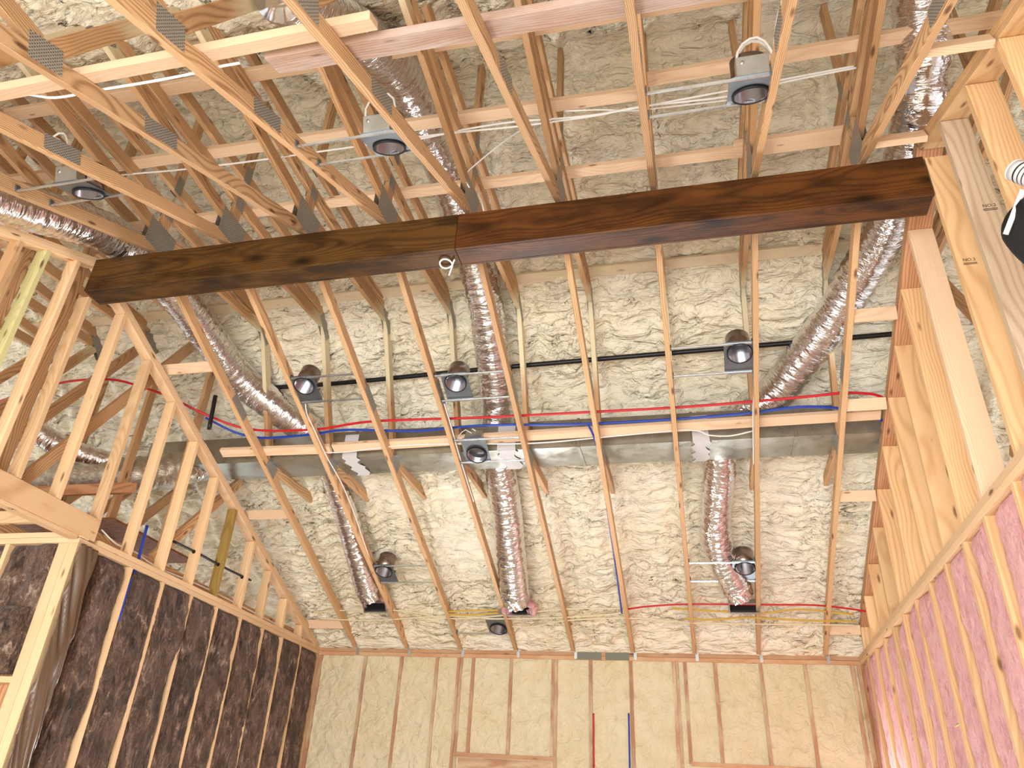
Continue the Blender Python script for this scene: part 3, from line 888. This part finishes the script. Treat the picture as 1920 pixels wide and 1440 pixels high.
flex_duct('flex_duct', [(0.06, -6.6, 1.15), (0.10, -5.87, 1.503), (0.12, -5.30, 1.80), (0.12, -4.84, 2.02), (0.12, -4.42, 2.10), (0.12, -3.93, 2.08), (0.12, -3.47, 2.00),
                        (0.177, -2.931, 1.86), (0.467, -2.654, 1.664), (0.74, -2.43, 1.50)], 0.150, 'long foil duct climbing over the left gable wall down to the metal duct', 1.0)
flex_duct('flex_duct', [(2.45, -6.5, 1.80), (2.5, -6.0, 2.19), (2.5, -5.655, 2.46), (2.5, -5.302, 2.66), (2.5, -4.879, 2.76), (2.5, -4.322, 2.80), (2.54, -3.85, 2.66), (2.62, -3.307, 2.217), (2.61, -3.0, 1.983),
                        (2.60, -2.769, 1.802), (2.58, -2.55, 1.63), (2.55, -2.40, 1.49)], 0.150, 'foil duct passing behind the middle of the beam down to the metal duct', 4.0,
          squeeze=((5.25, 0.22),))
flex_duct('flex_duct', [(5.60, -5.75, 2.72), (5.63, -5.45, 2.68), (5.66, -5.15, 2.58), (5.67, -4.96, 2.38), (5.66, -4.75, 2.24), (5.66, -4.5, 2.20), (5.66, -4.2, 2.20), (5.64, -3.70, 2.20), (5.50, -3.30, 2.10),
                        (5.33, -3.009, 1.93), (5.091, -2.707, 1.734), (4.90, -2.50, 1.58), (4.70, -2.40, 1.49)], 0.150, 'foil duct from behind the right end of the beam slanting down to the metal duct', 9.0,
          squeeze=((0.98, 0.2),))
flex_duct('flex_duct', [(0.83, -2.16, 1.30), (0.85, -1.95, 1.16), (0.872, -1.60, 0.895), (0.878, -1.32, 0.68), (0.898, -0.967, 0.40)], 0.118, 'foil duct drop to the left ceiling outlet', 13.0)
flex_duct('flex_duct', [(2.50, -2.16, 1.33), (2.50, -1.95, 1.17), (2.491, -1.62, 0.92), (2.461, -1.282, 0.655), (2.436, -0.92, 0.36)], 0.142, 'foil duct drop to the middle ceiling outlet', 17.0)
flex_duct('flex_duct', [(4.445, -2.16, 1.33), (4.43, -1.95, 1.17), (4.395, -1.70, 1.0), (4.365, -1.436, 0.82), (4.395, -1.2, 0.67), (4.52, -0.94, 0.42)], 0.132, 'foil duct drop to the right ceiling outlet', 23.0)
# attic ducts seen between the left gable studs
flex_duct('flex_duct', [(-2.2, -2.95, 0.82), (-1.70, -2.98, 0.90), (-1.05, -2.80, 0.98), (-0.70, -2.55, 1.10), (-0.45, -2.40, 1.25)], 0.17, 'fat grey foil duct lying in the attic behind the left gable studs', 31.0, mat='foil_dusty')
flex_duct('flex_duct', [(-1.9, -3.6, 1.25), (-1.5, -3.4, 1.2), (-1.3, -3.15, 1.12), (-0.95, -2.75, 1.08)], 0.10, 'thin shiny foil duct in the attic behind the left gable studs', 37.0, cuff=False)

def outlet(c, w, d, label, pink):
    """sheet metal ceiling outlet box whose dark mouth looks down into the room"""
    c = Vector(c)
    r = thing('duct_outlet', c, label, 'air outlet', 'ceiling outlets at the ends of the duct drops')
    u = Vector((0, -0.80, -0.60)).normalized()               # the way the mouth looks
    R = u.to_track_quat('-Z', 'Y').to_matrix().to_4x4()
    base = Matrix.Translation(c) @ R
    for nm, lo, hi, mt in (('frame_side', (-w / 2, -d / 2, 0), (w / 2, -d / 2 + 0.012, 0.10), 'galv'), ('frame_side', (-w / 2, d / 2 - 0.012, 0), (w / 2, d / 2, 0.10), 'galv'),
                           ('frame_end', (-w / 2, -d / 2 + 0.0125, 0), (-w / 2 + 0.012, d / 2 - 0.0125, 0.10), 'galv'), ('frame_end', (w / 2 - 0.012, -d / 2 + 0.0125, 0), (w / 2, d / 2 - 0.0125, 0.10), 'galv'),
                           ('mouth_shade', (-w / 2 + 0.013, -d / 2 + 0.013, 0.05), (w / 2 - 0.013, d / 2 - 0.013, 0.095), 'hole')):  # near-black block stands in for the shade deep in the mouth
        put(nm, box_mesh(nm, lo, hi, 0.0015), MT[mt], r, base)
    if pink:
        pts = []
        for k in range(21):
            a = math.radians(-25 + 230 * k / 20) if pink < 2 else math.radians(-50 + 280 * k / 20)
            pts.append((math.cos(a) * (w / 2 + 0.005), math.sin(a) * (d / 2 + 0.022), 0.055 + 0.02 * math.sin(k * 1.7)))
        rad = lambda s, th: (0.028 if pink < 2 else 0.042) * (1 + 0.35 * math.sin(s * 37 + 2 * th) * math.sin(s * 11))
        put('pink_collar', tube_mesh('pink_collar', [Vector(p) for p in pts], 0.03, 14, 0.015, rad), MT['pink_wool'], r, base)
    return r
outlet((0.895, -0.73, 0.29), 0.26, 0.115, 'left ceiling outlet with a dark slot and pink wool above', 1)
outlet((2.43, -0.72, 0.27), 0.27, 0.12, 'middle ceiling outlet wrapped in torn pink wool', 2)
outlet((4.575, -0.735, 0.29), 0.28, 0.10, 'right ceiling outlet with a plain steel rim, no pink wool', 0)

# ------------------------------------------------------------------ recessed can lights
def can_light(k0, k1, xc, yc, rear, hole_up, depth, label):
    """mounting plate between trusses k0 and k1; hole_up: the aperture lies towards the ridge"""
    z = M * (-yc) if rear else M * (yc + 2 * H)
    eu = Vector((0, -1, M)).normalized() if rear else Vector((0, 1, M)).normalized()      # up the slope
    en = Vector((0, -M, -1)).normalized() if rear else Vector((0, M, -1)).normalized()    # down into the room
    ex = Vector((1, 0, 0))
    c = Vector((xc, yc, z)) - en * 0.022
    r = thing('can_light', c, label, 'ceiling light', 'recessed can lights between the trusses')
    B = Matrix.Identity(4)
    ez = -en
    ey = ez.cross(ex)
    sy = 1.0 if ey.dot(eu) > 0 else -1.0
    for i in range(3): B[i][0], B[i][1], B[i][2], B[i][3] = ex[i], ey[i], ez[i], c[i]
    hu = (0.046 if hole_up else -0.046) * sy
    bu = -hu / abs(hu)
    # plate with a round hole
    bm = bmesh.new(); N = 40; hw, hl, R0 = 0.108, 0.146, 0.086
    for zz in (0.0, 0.0025):
        ring, outer = [], []
        for i in range(N):
            a = 2 * math.pi * (i + 0.5) / N
            ca, sa = math.cos(a), math.sin(a)
            ring.append(bm.verts.new((R0 * ca, hu + R0 * sa, zz)))
            lim = min(hw / abs(ca) if abs(ca) > 1e-6 else 9, ((hl - hu) / sa) if sa > 1e-6 else 9, ((hl + hu) / -sa) if sa < -1e-6 else 9)
            outer.append(bm.verts.new((lim * ca, hu + lim * sa, zz)))
        for i in range(N):
            j = (i + 1) % N
            f = (ring[i], ring[j], outer[j], outer[i])
            bm.faces.new(f if zz > 0 else f[::-1])
        if zz == 0: low = (ring, outer)
    for i in range(N):
        j = (i + 1) % N
        bm.faces.new((low[1][j], low[1][i], outer[i], outer[j])); bm.faces.new((low[0][i], low[0][j], ring[j], ring[i]))
    bmesh.ops.recalc_face_normals(bm, faces=bm.faces[:])
    me = bpy.data.meshes.new('mounting_plate'); bm.to_mesh(me); bm.free()
    put('mounting_plate', me, MT['galv_dark'], r, B)
    def shell(name, rad, z0, z1, th, mat, cap):
        bm = bmesh.new(); n = 40
        def ringv(q, zz): return [bm.verts.new((q * math.cos(2 * math.pi * i / n), hu + q * math.sin(2 * math.pi * i / n), zz)) for i in range(n)]
        rows = [ringv(rad, z0), ringv(rad, z1)]
        if cap: rows += [ringv(rad * 0.6, z1 + 0.012)]
        inner = [ringv(rad - th, z0), ringv(rad - th, z1 - 0.004)]
        for a, b in zip(rows[:-1], rows[1:]):
            for i in range(n): bm.faces.new((a[i], a[(i + 1) % n], b[(i + 1) % n], b[i]))
        for i in range(n):
            j = (i + 1) % n
            bm.faces.new((inner[0][j], inner[0][i], inner[1][i], inner[1][j])); bm.faces.new((rows[0][j], rows[0][i], inner[0][i], inner[0][j]))
        if cap:
            bm.faces.new(rows[-1]); bm.faces.new(inner[1][::-1])
        else:
            for i in range(n): bm.faces.new((rows[1][i], rows[1][(i + 1) % n], inner[1][(i + 1) % n], inner[1][i]))
        for f in bm.faces: f.smooth = len(f.verts) == 4
        me = bpy.data.meshes.new(name); bm.to_mesh(me); bm.free()
        return put(name, me, MT[mat], r, B)
    shell('can_housing', 0.0855, 0.003, depth + 0.02, 0.003, 'brown_can', True)
    cone = shell('black_reflector', 0.0815, -0.010, depth, 0.003, 'black_cone', True)
    shell('black_trim_ring', 0.0895, -0.013, 0.0025, 0.009, 'black', False)
    bl = 'junction_box'
    put(bl, box_mesh(bl, (-0.074, bu * 0.102 - 0.036, 0.003), (0.074, bu * 0.102 + 0.036, 0.100), 0.002), MT['galv'], r, B)
    dsk = tube_mesh('round_knockout', [Vector((-0.045, bu * 0.102 - 0.0362 * sy, 0.070)), Vector((-0.045, bu * 0.102 - 0.0372 * sy, 0.070))], 0.011, 16, 0.01)
    put('round_knockout', dsk, MT['bar'], r, B)
    lo = xk(k0) + 0.0195 - xc; hi = xk(k1) - 0.0195 - xc
    for u in (-0.128, 0.128):
        bm_ = box_mesh('hanger_bar', (lo, u - 0.008, -0.009), (hi, u + 0.008, 0.001), 0.001)
        hb = put('hanger_bar', bm_, MT['bar'], r, B)
        for e in (lo, hi):
            put('bar_foot', box_mesh('bar_foot', (e - (0.0 if e == lo else 0.008), u - 0.016, -0.010), (e + (0.008 if e == lo else 0.0), u + 0.016, 0.030), 0.001), MT['galv_dark'], hb, B)
    return r
LIGHTS = [(0, 1, 0.80, -5.70, False, True, 0.155, 'can light at the upper left with its white wire loops'),
          (3, 4, 2.74, -5.71, False, True, 0.155, 'can light above the left half of the beam, upper middle of the photo'),
          (6, 7, 4.60, -5.695, False, True, 0.155, 'can light at the upper right with a tall loop of white cables'),
          (1, 2, 1.155, -3.37, True, True, 0.155, 'left of the three can lights on the black pipe'),
          (3, 4, 2.440, -3.295, True, True, 0.155, 'middle one of the three can lights on the black pipe'),
          (6, 7, 4.588, -3.378, True, True, 0.155, 'right of the three can lights on the black pipe'),
          (3, 4, 2.445, -2.66, True, False, 0.05, 'can light in front of the metal duct'),
          (1, 2, 1.150, -1.18, True, True, 0.155, 'lower left can light just above the left ceiling outlet'),
          (2, 3, 2.140, -0.40, True, False, 0.155, 'lowest can light close to the back wall plate'),
          (6, 7, 4.590, -1.18, True, True, 0.155, 'lower right can light overlapping the right duct drop')]
for a in LIGHTS: can_light(*a)

# ------------------------------------------------------------------ cables and tubes
T = {
    'cable_P1':[(1.307,-6.574,1.245),(1.364,-6.526,1.265),(1.446,-6.511,1.271),(1.62,-6.512,1.271),(1.875,-6.504,1.274),(2.101,-6.504,1.274),(2.303,-6.518,1.268),(2.381,-6.516,1.269)],
    'cable_a':[(-0.718,-5.126,2.3),(0.254,-5.121,2.3),(0.789,-5.086,2.3),(1.29,-5.065,2.3),(1.899,-5.056,2.3),(2.288,-5.051,2.3),(2.629,-5.052,2.3),(2.954,-5.036,2.3),(3.235,-5.018,2.3),(3.408,-5.011,2.3),(3.783,-5.008,2.3),(4.049,-5.025,2.3),(4.368,-5.008,2.3),(4.587,-5.005,2.3),(4.917,-5.047,2.3),(5.277,-5.07,2.3)],
    'cable_b':[(2.434,-5.032,2.3),(2.661,-5.036,2.3),(2.96,-5.057,2.3),(3.261,-5.057,2.3),(3.549,-5.028,2.3),(3.75,-5.015,2.3),(4.016,-5.019,2.3),(4.337,-5.034,2.3),(4.601,-5.047,2.3),(4.916,-5.067,2.3),(5.261,-5.084,2.3)],
    'cable_c':[(3.589,-5.063,2.32),(3.819,-5.027,2.32),(4.013,-4.984,2.32),(4.369,-4.965,2.32),(4.589,-4.955,2.32)],
    'cable_d':[(3.378,-4.8,2.582),(3.207,-4.8,2.483),(3.036,-4.8,2.335),(2.887,-4.8,2.18),(2.873,-4.8,2.119),(2.909,-4.8,2.032)],
    'cable_e':[(2.893,-4.6,2.181),(2.933,-4.6,2.101),(2.958,-4.6,2.0)],
    'loop2':[(2.802,-4.645,1.565),(2.762,-4.584,1.565),(2.72,-4.568,1.565),(2.695,-4.595,1.565),(2.702,-4.64,1.565),(2.734,-4.663,1.565),(2.766,-4.646,1.565),(2.774,-4.599,1.565),(2.745,-4.54,1.565),(2.719,-4.492,1.565)],
    'L3whip':[(4.536,-5.8,1.61),(4.551,-5.8,1.691),(4.578,-5.8,1.743),(4.616,-5.8,1.773),(4.65,-5.8,1.775),(4.68,-5.8,1.736),(4.697,-5.8,1.676),(4.704,-5.8,1.632)],
    'L3whip2':[(4.548,-5.74,1.674),(4.564,-5.74,1.757),(4.597,-5.74,1.812),(4.634,-5.74,1.831),(4.667,-5.74,1.818),(4.697,-5.74,1.77),(4.713,-5.74,1.718),(4.717,-5.74,1.693)],
    'L3up':[(4.708,-5.8,1.623),(4.719,-5.8,1.698),(4.735,-5.8,1.792),(4.761,-5.8,1.907),(4.8,-5.8,2.042)],
    'L2whip':[(2.64,-5.8,1.622),(2.625,-5.8,1.721),(2.636,-5.8,1.773),(2.664,-5.8,1.792)],
    'L2whip2':[(2.659,-5.72,1.92),(2.698,-5.72,1.92),(2.736,-5.72,1.872),(2.754,-5.72,1.803),(2.75,-5.72,1.762)],
    'L1whip':[(0.463,-5.8,1.897),(0.481,-5.8,1.94),(0.521,-5.8,1.969),(0.564,-5.8,1.96),(0.615,-5.8,1.894),(0.652,-5.8,1.813)],
    'L1whip2':[(0.57,-5.86,1.804),(0.592,-5.86,1.854),(0.64,-5.86,1.822),(0.677,-5.86,1.76)],
    'L7whip':[(2.263,-2.615,1.189),(2.305,-2.726,1.235),(2.382,-2.788,1.261),(2.425,-2.752,1.246),(2.403,-2.663,1.209)],
    'L7whip2':[(2.429,-2.762,1.28),(2.472,-2.726,1.265),(2.491,-2.624,1.222)],
    'w_chord1':[(1.091,-3.221,1.371),(1.063,-3.124,1.331),(1.067,-2.945,1.256),(1.072,-2.665,1.139),(1.103,-2.356,1.011),(1.098,-1.998,0.862),(1.072,-1.654,0.719),(1.049,-1.303,0.573)],
    'w_chord3':[(2.292,-3.133,1.334),(2.292,-2.958,1.262),(2.289,-2.783,1.189),(2.286,-2.625,1.123),(2.285,-2.391,1.025),(2.288,-2.084,0.897)],
    'w_brace':[(1.034,-2.674,1.173),(1.21,-2.664,1.169),(1.522,-2.687,1.179),(1.824,-2.704,1.186),(2.254,-2.695,1.182),(2.939,-2.66,1.167),(3.603,-2.69,1.18),(4.19,-2.715,1.19),(4.349,-2.653,1.165),(4.509,-2.638,1.158),(4.677,-2.674,1.173)],
    'w_chord7':[(4.682,-3.225,1.373),(4.685,-3.086,1.315),(4.676,-2.896,1.236),(4.674,-2.697,1.153),(4.675,-2.382,1.022)],
    'red':[(-2.063,-3.367,1.522),(-1.575,-3.46,1.56),(-1.123,-3.527,1.588),(-0.686,-3.509,1.581),(-0.417,-3.404,1.537),(-0.21,-3.288,1.489),(0.038,-3.087,1.405),(0.405,-2.899,1.327),(1.017,-2.86,1.31),(1.586,-2.907,1.33),(2.528,-2.882,1.32),(3.413,-2.873,1.316),(4.243,-2.87,1.315),(5.021,-2.896,1.326),(5.317,-2.911,1.332),(5.482,-2.894,1.325),(5.574,-2.864,1.312),(5.729,-2.748,1.264)],
    'blue':[(0.021,-3.054,1.391),(0.235,-2.881,1.319),(0.468,-2.801,1.286),(0.944,-2.806,1.288),(1.313,-2.835,1.3),(1.937,-2.783,1.279),(2.509,-2.801,1.286),(3.354,-2.761,1.27),(4.032,-2.758,1.268),(4.637,-2.777,1.276),(5.023,-2.809,1.289),(5.325,-2.768,1.272),(5.63,-2.634,1.217)],
    'bluedrop':[(3.422,-2.846,1.215),(3.447,-2.749,1.174),(3.465,-2.558,1.095),(3.463,-2.097,0.903),(3.454,-1.527,0.666),(3.445,-1.04,0.463),(3.434,-0.588,0.275)],
    'redlow':[(3.503,-0.661,0.299),(3.694,-0.686,0.318),(4.069,-0.707,0.334),(4.788,-0.704,0.332),(5.203,-0.7,0.329),(5.531,-0.663,0.301),(5.696,-0.631,0.276)],
    'yel1':[(1.653,-0.618,0.276),(1.895,-0.629,0.284),(2.205,-0.636,0.289)],
    'yel2':[(1.658,-0.591,0.255),(1.886,-0.587,0.252),(2.2,-0.609,0.269)],
    'yel3':[(4.023,-0.563,0.234),(4.303,-0.555,0.228),(4.594,-0.577,0.244),(5.064,-0.556,0.228),(5.543,-0.549,0.223)],
    'yel4':[(3.917,-0.662,0.31),(4.065,-0.648,0.299),(4.405,-0.63,0.285),(4.738,-0.616,0.275),(5.066,-0.651,0.302),(5.52,-0.611,0.27)],
    'crm1':[(0.148,-0.586,0.271),(0.715,-0.616,0.294),(1.191,-0.601,0.283),(1.7,-0.528,0.227),(2.331,-0.574,0.262),(2.884,-0.629,0.304),(3.46,-0.636,0.31)],
    'crm2':[(0.189,-0.518,0.219),(0.805,-0.506,0.209),(1.648,-0.555,0.247),(2.155,-0.531,0.229),(2.817,-0.546,0.24),(3.403,-0.59,0.274),(3.511,-0.631,0.306)],
    'crm3':[(2.306,-0.442,0.171),(2.528,-0.444,0.172),(2.809,-0.499,0.214),(3.187,-0.528,0.236),(3.602,-0.531,0.239),(4.104,-0.494,0.21),(4.688,-0.489,0.206),(5.526,-0.486,0.204)],
    'crm4':[(2.523,-0.418,0.152),(2.675,-0.34,0.092),(2.778,-0.298,0.06)],
    'crm5':[(2.936,-0.448,0.175),(3.032,-0.37,0.115),(3.11,-0.282,0.047)],
    'blackpipe':[(0.379,-2.726,1.849),(1.119,-2.723,1.846),(2.601,-2.75,1.867),(4.195,-2.765,1.879),(5.711,-2.779,1.89),(6.104,-2.79,1.898)],
    'blackvert':[(0.15,-3.129,1.231),(0.15,-3.166,1.544)],
    'gas':[(-0.045,-2.94,0.296),(-0.045,-2.582,0.306),(-0.045,-2.158,0.308),(-0.045,-1.652,0.324)],
    'bluetube':[(-0.05,-3.299,0.31),(-0.05,-3.286,0.076),(-0.05,-3.269,-0.128),(-0.05,-3.259,-0.288)],
    'redwall':[(3.071,0.002,-0.561),(3.072,0.002,-1.043)],
    'bluewall':[(3.418,0.002,-0.55),(3.414,0.002,-1.027)],
}
WR = 0.0055
def wire(key, mat, label, r=WR, cat='cable', group='electrical cables'):
    return tube('cable' if cat == 'cable' else 'tube', T[key], r, MT[mat], None, label, cat, group)
wire('cable_P1', 'white_wire', 'white cable stapled under the bright brace at the upper left', 0.0065)
wire('cable_a', 'white_wire', 'long white cable crossing all trusses below the pale brace', 0.0065)
wire('cable_b', 'white_wire', 'second white cable bundled with the long one, right half', 0.0065)
wire('cable_c', 'white_wire', 'thin white cable leading to the top right can light')
wire('cable_d', 'white_wire', 'loose white cable slanting down to a king post above the beam')
wire('cable_e', 'white_wire', 'white cable bending down behind the beam top edge')
tube('cable', T['loop2'], 0.006, MT['white_wire'], None, 'coiled white cable end hanging under the dark beam', 'cable', 'electrical cables', step=0.01)
wire('L3whip', 'white_wire', 'front white loop over the top right can light', 0.007)
wire('L3whip2', 'white_wire', 'rear white loop over the top right can light', 0.007)
wire('L3up', 'white_wire', 'white cable running up the truss from the top right can light', 0.007)
wire('L2whip', 'white_wire', 'left white loop at the upper middle can light', 0.006)
wire('L2whip2', 'white_wire', 'right white loop at the upper middle can light', 0.006)
wire('L1whip', 'white_wire', 'larger white loop at the upper left can light', 0.006)
wire('L1whip2', 'white_wire', 'smaller white loop at the upper left can light', 0.006)
wire('L7whip', 'white_wire', 'left wire loop at the can light before the metal duct', 0.004)
wire('L7whip2', 'white_wire', 'right wire loop at the can light before the metal duct', 0.004)
wire('w_chord1', 'white_wire', 'white cable running down the second truss to the lower left can light', 0.005)
wire('w_chord3', 'white_wire', 'white cable running down the fourth truss past two can lights', 0.005)
wire('w_brace', 'white_wire', 'white cable along the lower edge of the pale brace before the metal duct', 0.0055)
wire('w_chord7', 'white_wire', 'white cable along the side of the second truss from the right wall', 0.005)
for k, lab in (('crm1', 'upper foam-dusted cable low on the foam, left half'), ('crm2', 'lower foam-dusted cable low on the foam, left half'),
               ('crm3', 'foam-dusted cable low on the foam, right half'), ('crm4', 'short foam-dusted cable end near the back plate, left'),
               ('crm5', 'short foam-dusted cable end near the back plate, right')):
    wire(k, 'cream_wire', lab, 0.007)
for k, lab in (('yel1', 'upper short yellow cable left of the middle outlet'), ('yel2', 'lower short yellow cable left of the middle outlet'),
               ('yel3', 'lower yellow cable at the right, below the right outlet'), ('yel4', 'upper yellow cable at the right, behind the right outlet')):
    wire(k, 'yellow_wire', lab, 0.009)
def pex(key, mat, label, r=0.0085): return wire(key, mat, label, r, 'tube', 'water tubing')
pex('red', 'red', 'long red water tube crossing the room above the pale brace', 0.0105)
pex('blue', 'blue', 'long blue water tube crossing the room above the pale brace', 0.0105)
pex('bluedrop', 'blue', 'blue water tube branching down along a truss')
pex('redlow', 'red', 'short red water tube low on the foam at right', 0.0085)
pex('bluetube', 'blue', 'blue tube rising behind a stud of the left gable wall', 0.012)
tube('tube', [(-0.02, -3.325, -0.06), (-0.012, -3.355, -0.2), (-0.005, -3.362, -0.45)], 0.012, MT['blue'], None, 'blue tube beside a stud between the brown batts', 'tube', 'water tubing')
pex('redwall', 'red', 'red tube standing in the foam of the back wall', 0.008)
pex('bluewall', 'blue', 'blue tube standing in the foam of the back wall', 0.008)
tube('tube', [(5.70, -3.3, 0.72), (5.95, -2.9, 0.55), (6.3, -2.5, 0.45)], 0.010, MT['red'], None, 'red tube behind the right gable studs', 'tube', 'water tubing')
tube('tube', [(5.76, -3.0, 0.35), (6.0, -2.7, 0.22), (6.4, -2.2, 0.15)], 0.012, MT['blue'], None, 'blue tube behind the right gable studs', 'tube', 'water tubing')
tube('pipe', T['blackpipe'], 0.021, MT['pipe_black'], None, 'long straight black pipe along the foam behind three can lights', 'pipe', seg=14)
tube('pipe', T['blackvert'], 0.019, MT['pipe_black'], None, 'short upright black pipe left of the long foil duct', 'pipe', seg=14)
tube('pipe', T['gas'], 0.011, MT['pipe_black'], None, 'thin black pipe threaded through four left gable studs', 'pipe', seg=12)
for i, y in enumerate((-2.612, -2.216, -1.788)):
    finish(tube('pipe_grommet', [(-0.046, y - 0.026, 0.302 + 0.004 * i), (-0.046, y + 0.026, 0.303 + 0.004 * i)], 0.0165, MT['black']),
           'black collar on the thin pipe, %s from the front' % ORD[i], 'pipe collar')
tube('cable', [(-0.06, -3.75, 0.12), (-0.07, -3.55, 0.08), (-0.08, -3.30, 0.09), (-0.08, -3.0, 0.06), (-0.08, -2.3, 0.08), (-0.08, -1.2, 0.07), (-0.08, -0.5, 0.05)], 0.006, MT['white_wire'], None,
     'white cable lying behind the left gable studs on the plate', 'cable', 'electrical cables')
tube('cable', [(-0.1, -3.4, 0.10), (-0.11, -3.0, 0.045), (-0.11, -2.2, 0.06), (-0.11, -1.4, 0.09), (-0.1, -0.7, 0.06)], 0.006, MT['yellow_wire'], None,
     'yellow cable lying behind the left gable studs on the plate', 'cable', 'electrical cables')
tube('cable', [(5.82, -3.35, 0.95), (5.86, -3.2, 0.80), (5.84, -3.05, 0.62), (5.86, -2.9, 0.40), (5.80, -3.05, 0.30)], 0.006, MT['black'], None, 'thin black cable dangling behind the right gable studs', 'cable')
for i, (y0, y1) in enumerate(((-4.10, -3.72), (-3.27, -2.88), (-2.86, -2.46))):
    z = -0.74 - 0.06 * i
    o = tube('cable', [(W + 0.06, y0 - 0.02, z + 0.01), (W + 0.035, (y0 + y1) / 2, z - 0.01), (W + 0.06, y1 + 0.06, z + 0.005)], 0.007, MT['yellow_wire'], None,
             ['tan cable bridging two pink bays, nearest one', 'tan cable bridging two pink bays, middle one', 'tan cable bridging two pink bays, farthest one'][i], 'cable', 'cables in the pink wall')

# ------------------------------------------------------------------ odds and ends
# brown strand board and a level joist in the attic behind the left gable studs
finish(plate_x('strand_board', (-1.9, -3.35, 0.35), (-0.35, -2.15, 0.368), MT['osb']), 'dark strand board platform in the attic behind the left studs', 'board')
finish(plate_x('duct_support', (-2.1, -3.30, 0.60), (-0.30, -3.26, 0.69), MT['rake_dark']), 'dark cross board under the fat attic duct', 'board')

# black bag with a printed roll at the right edge
def bag():
    bm = bmesh.new()
    bmesh.ops.create_cube(bm, size=1.0)
    bmesh.ops.subdivide_edges(bm, edges=bm.edges[:], cuts=7, use_grid_fill=True)
    for v in bm.verts:
        x, y, z = v.co
        k = 0.5 - abs(z)
        f = 1 - 0.25 * (0.5 - z) ** 2
        b = 0.02 * math.sin(z * 9 + y * 5) + 0.015 * math.sin(x * 11)
        v.co = Vector((x * 0.26 * f + b, y * 0.22 * f + b * 0.6, z * 0.52))
    me = bpy.data.meshes.new('black_bag'); bm.to_mesh(me); bm.free()
    me.polygons.foreach_set('use_smooth', [True] * len(me.polygons))
    m = Matrix.Translation((5.60, -5.80, 0.32)) @ Matrix.Rotation(math.radians(-20), 4, 'Y')
    o = put('black_bag', me, MT['black'], None, m)
    md = o.modifiers.new('round', 'SUBSURF'); md.levels = 1; md.render_levels = 1
    finish(o, 'black bag at the right photo edge in front of the gable studs', 'bag')
bag()
def printed_roll():
    r = thing('paper_roll', (5.53, -5.84, 0.66), 'grey printed label roll above the black bag at the right photo edge', 'roll')
    a, b = Vector((5.56, -5.86, 0.60)), Vector((5.49, -5.80, 0.745))
    put('roll_body', tube_mesh('roll_body', [a, b], 0.042, 28, 0.02), MT['mastic'], r)
    d = (b - a).normalized()
    for k in range(7):
        c = a.lerp(b, 0.12 + 0.115 * k)
        put('print_line', tube_mesh('print_line', [c - d * 0.0025, c + d * (0.0025 if k % 3 else 0.005)], 0.0424, 28, 0.004, caps=False), MT['ink'], r)
    put('white_rim', tube_mesh('white_rim', [b, b + d * 0.006], 0.0425, 28, 0.004), MT['paper'], r)
printed_roll()
tube('white_rod', [(5.44, -5.90, 0.56), (5.39, -5.78, 0.455)], 0.010, MT['paper'], None, 'short white rod leaning across the black bag', 'rod')

# stickers on the ducts
finish(plate_x('sticker', (5.548, -5.02, 2.20), (5.55, -4.90, 2.30), MT['paper'], None, 0), 'white sticker on the foil duct behind the right truss', 'sticker')
# grade stamps and pencilled marks on the lumber
def stamp(txt, loc, rot, size, parent, mat='ink', name='grade_stamp', sx=1.0):
    cu = bpy.data.curves.new(name, 'FONT'); cu.body = txt; cu.size = size; cu.extrude = 0.0002
    cu.align_x = 'CENTER'; cu.align_y = 'CENTER'; cu.space_line = 0.7
    cu.materials.append(MT[mat])
    o = bpy.data.objects.new(name, cu); col.objects.link(o)
    bpy.context.view_layer.update()
    me = bpy.data.meshes.new_from_object(o)
    bpy.data.objects.remove(o); bpy.data.curves.remove(cu)
    o = bpy.data.objects.new(name, me); col.objects.link(o)
    m = Matrix.Translation(loc) @ rot.to_4x4()
    o.parent = parent
    o.matrix_basis = world_of(parent).inverted() @ m
    return o
RY_ = Matrix.Rotation(math.pi / 2, 3, 'X')                 # lettering that faces the camera side (-y)
for i, z in ((11, 1.20), (10, 1.115)):
    y = RS[i] - 0.0006
    x = W + 0.092 if i == 11 else W + 0.06
    stamp('NO.2', (x, y, z), RY_, 0.026, stud_r[i])
    for k in range(2):
        b_ = box_mesh('stamp_bar', (x - 0.032, y - 0.0003, z - 0.022 - 0.008 * k), (x + 0.032, y + 0.0003, z - 0.0185 - 0.008 * k), 0)
        put('stamp_bar', b_, MT['ink'], stud_r[i])
RX_ = Matrix(((0, 0, 1), (1, 0, 0), (0, 1, 0)))            # lettering that faces into the room (+x)
stamp("15'", (-0.03, -4.60, -0.0305), Matrix(((0, 1, 0), (1, 0, 0), (0, 0, -1))), 0.05, h, name='marker_note')
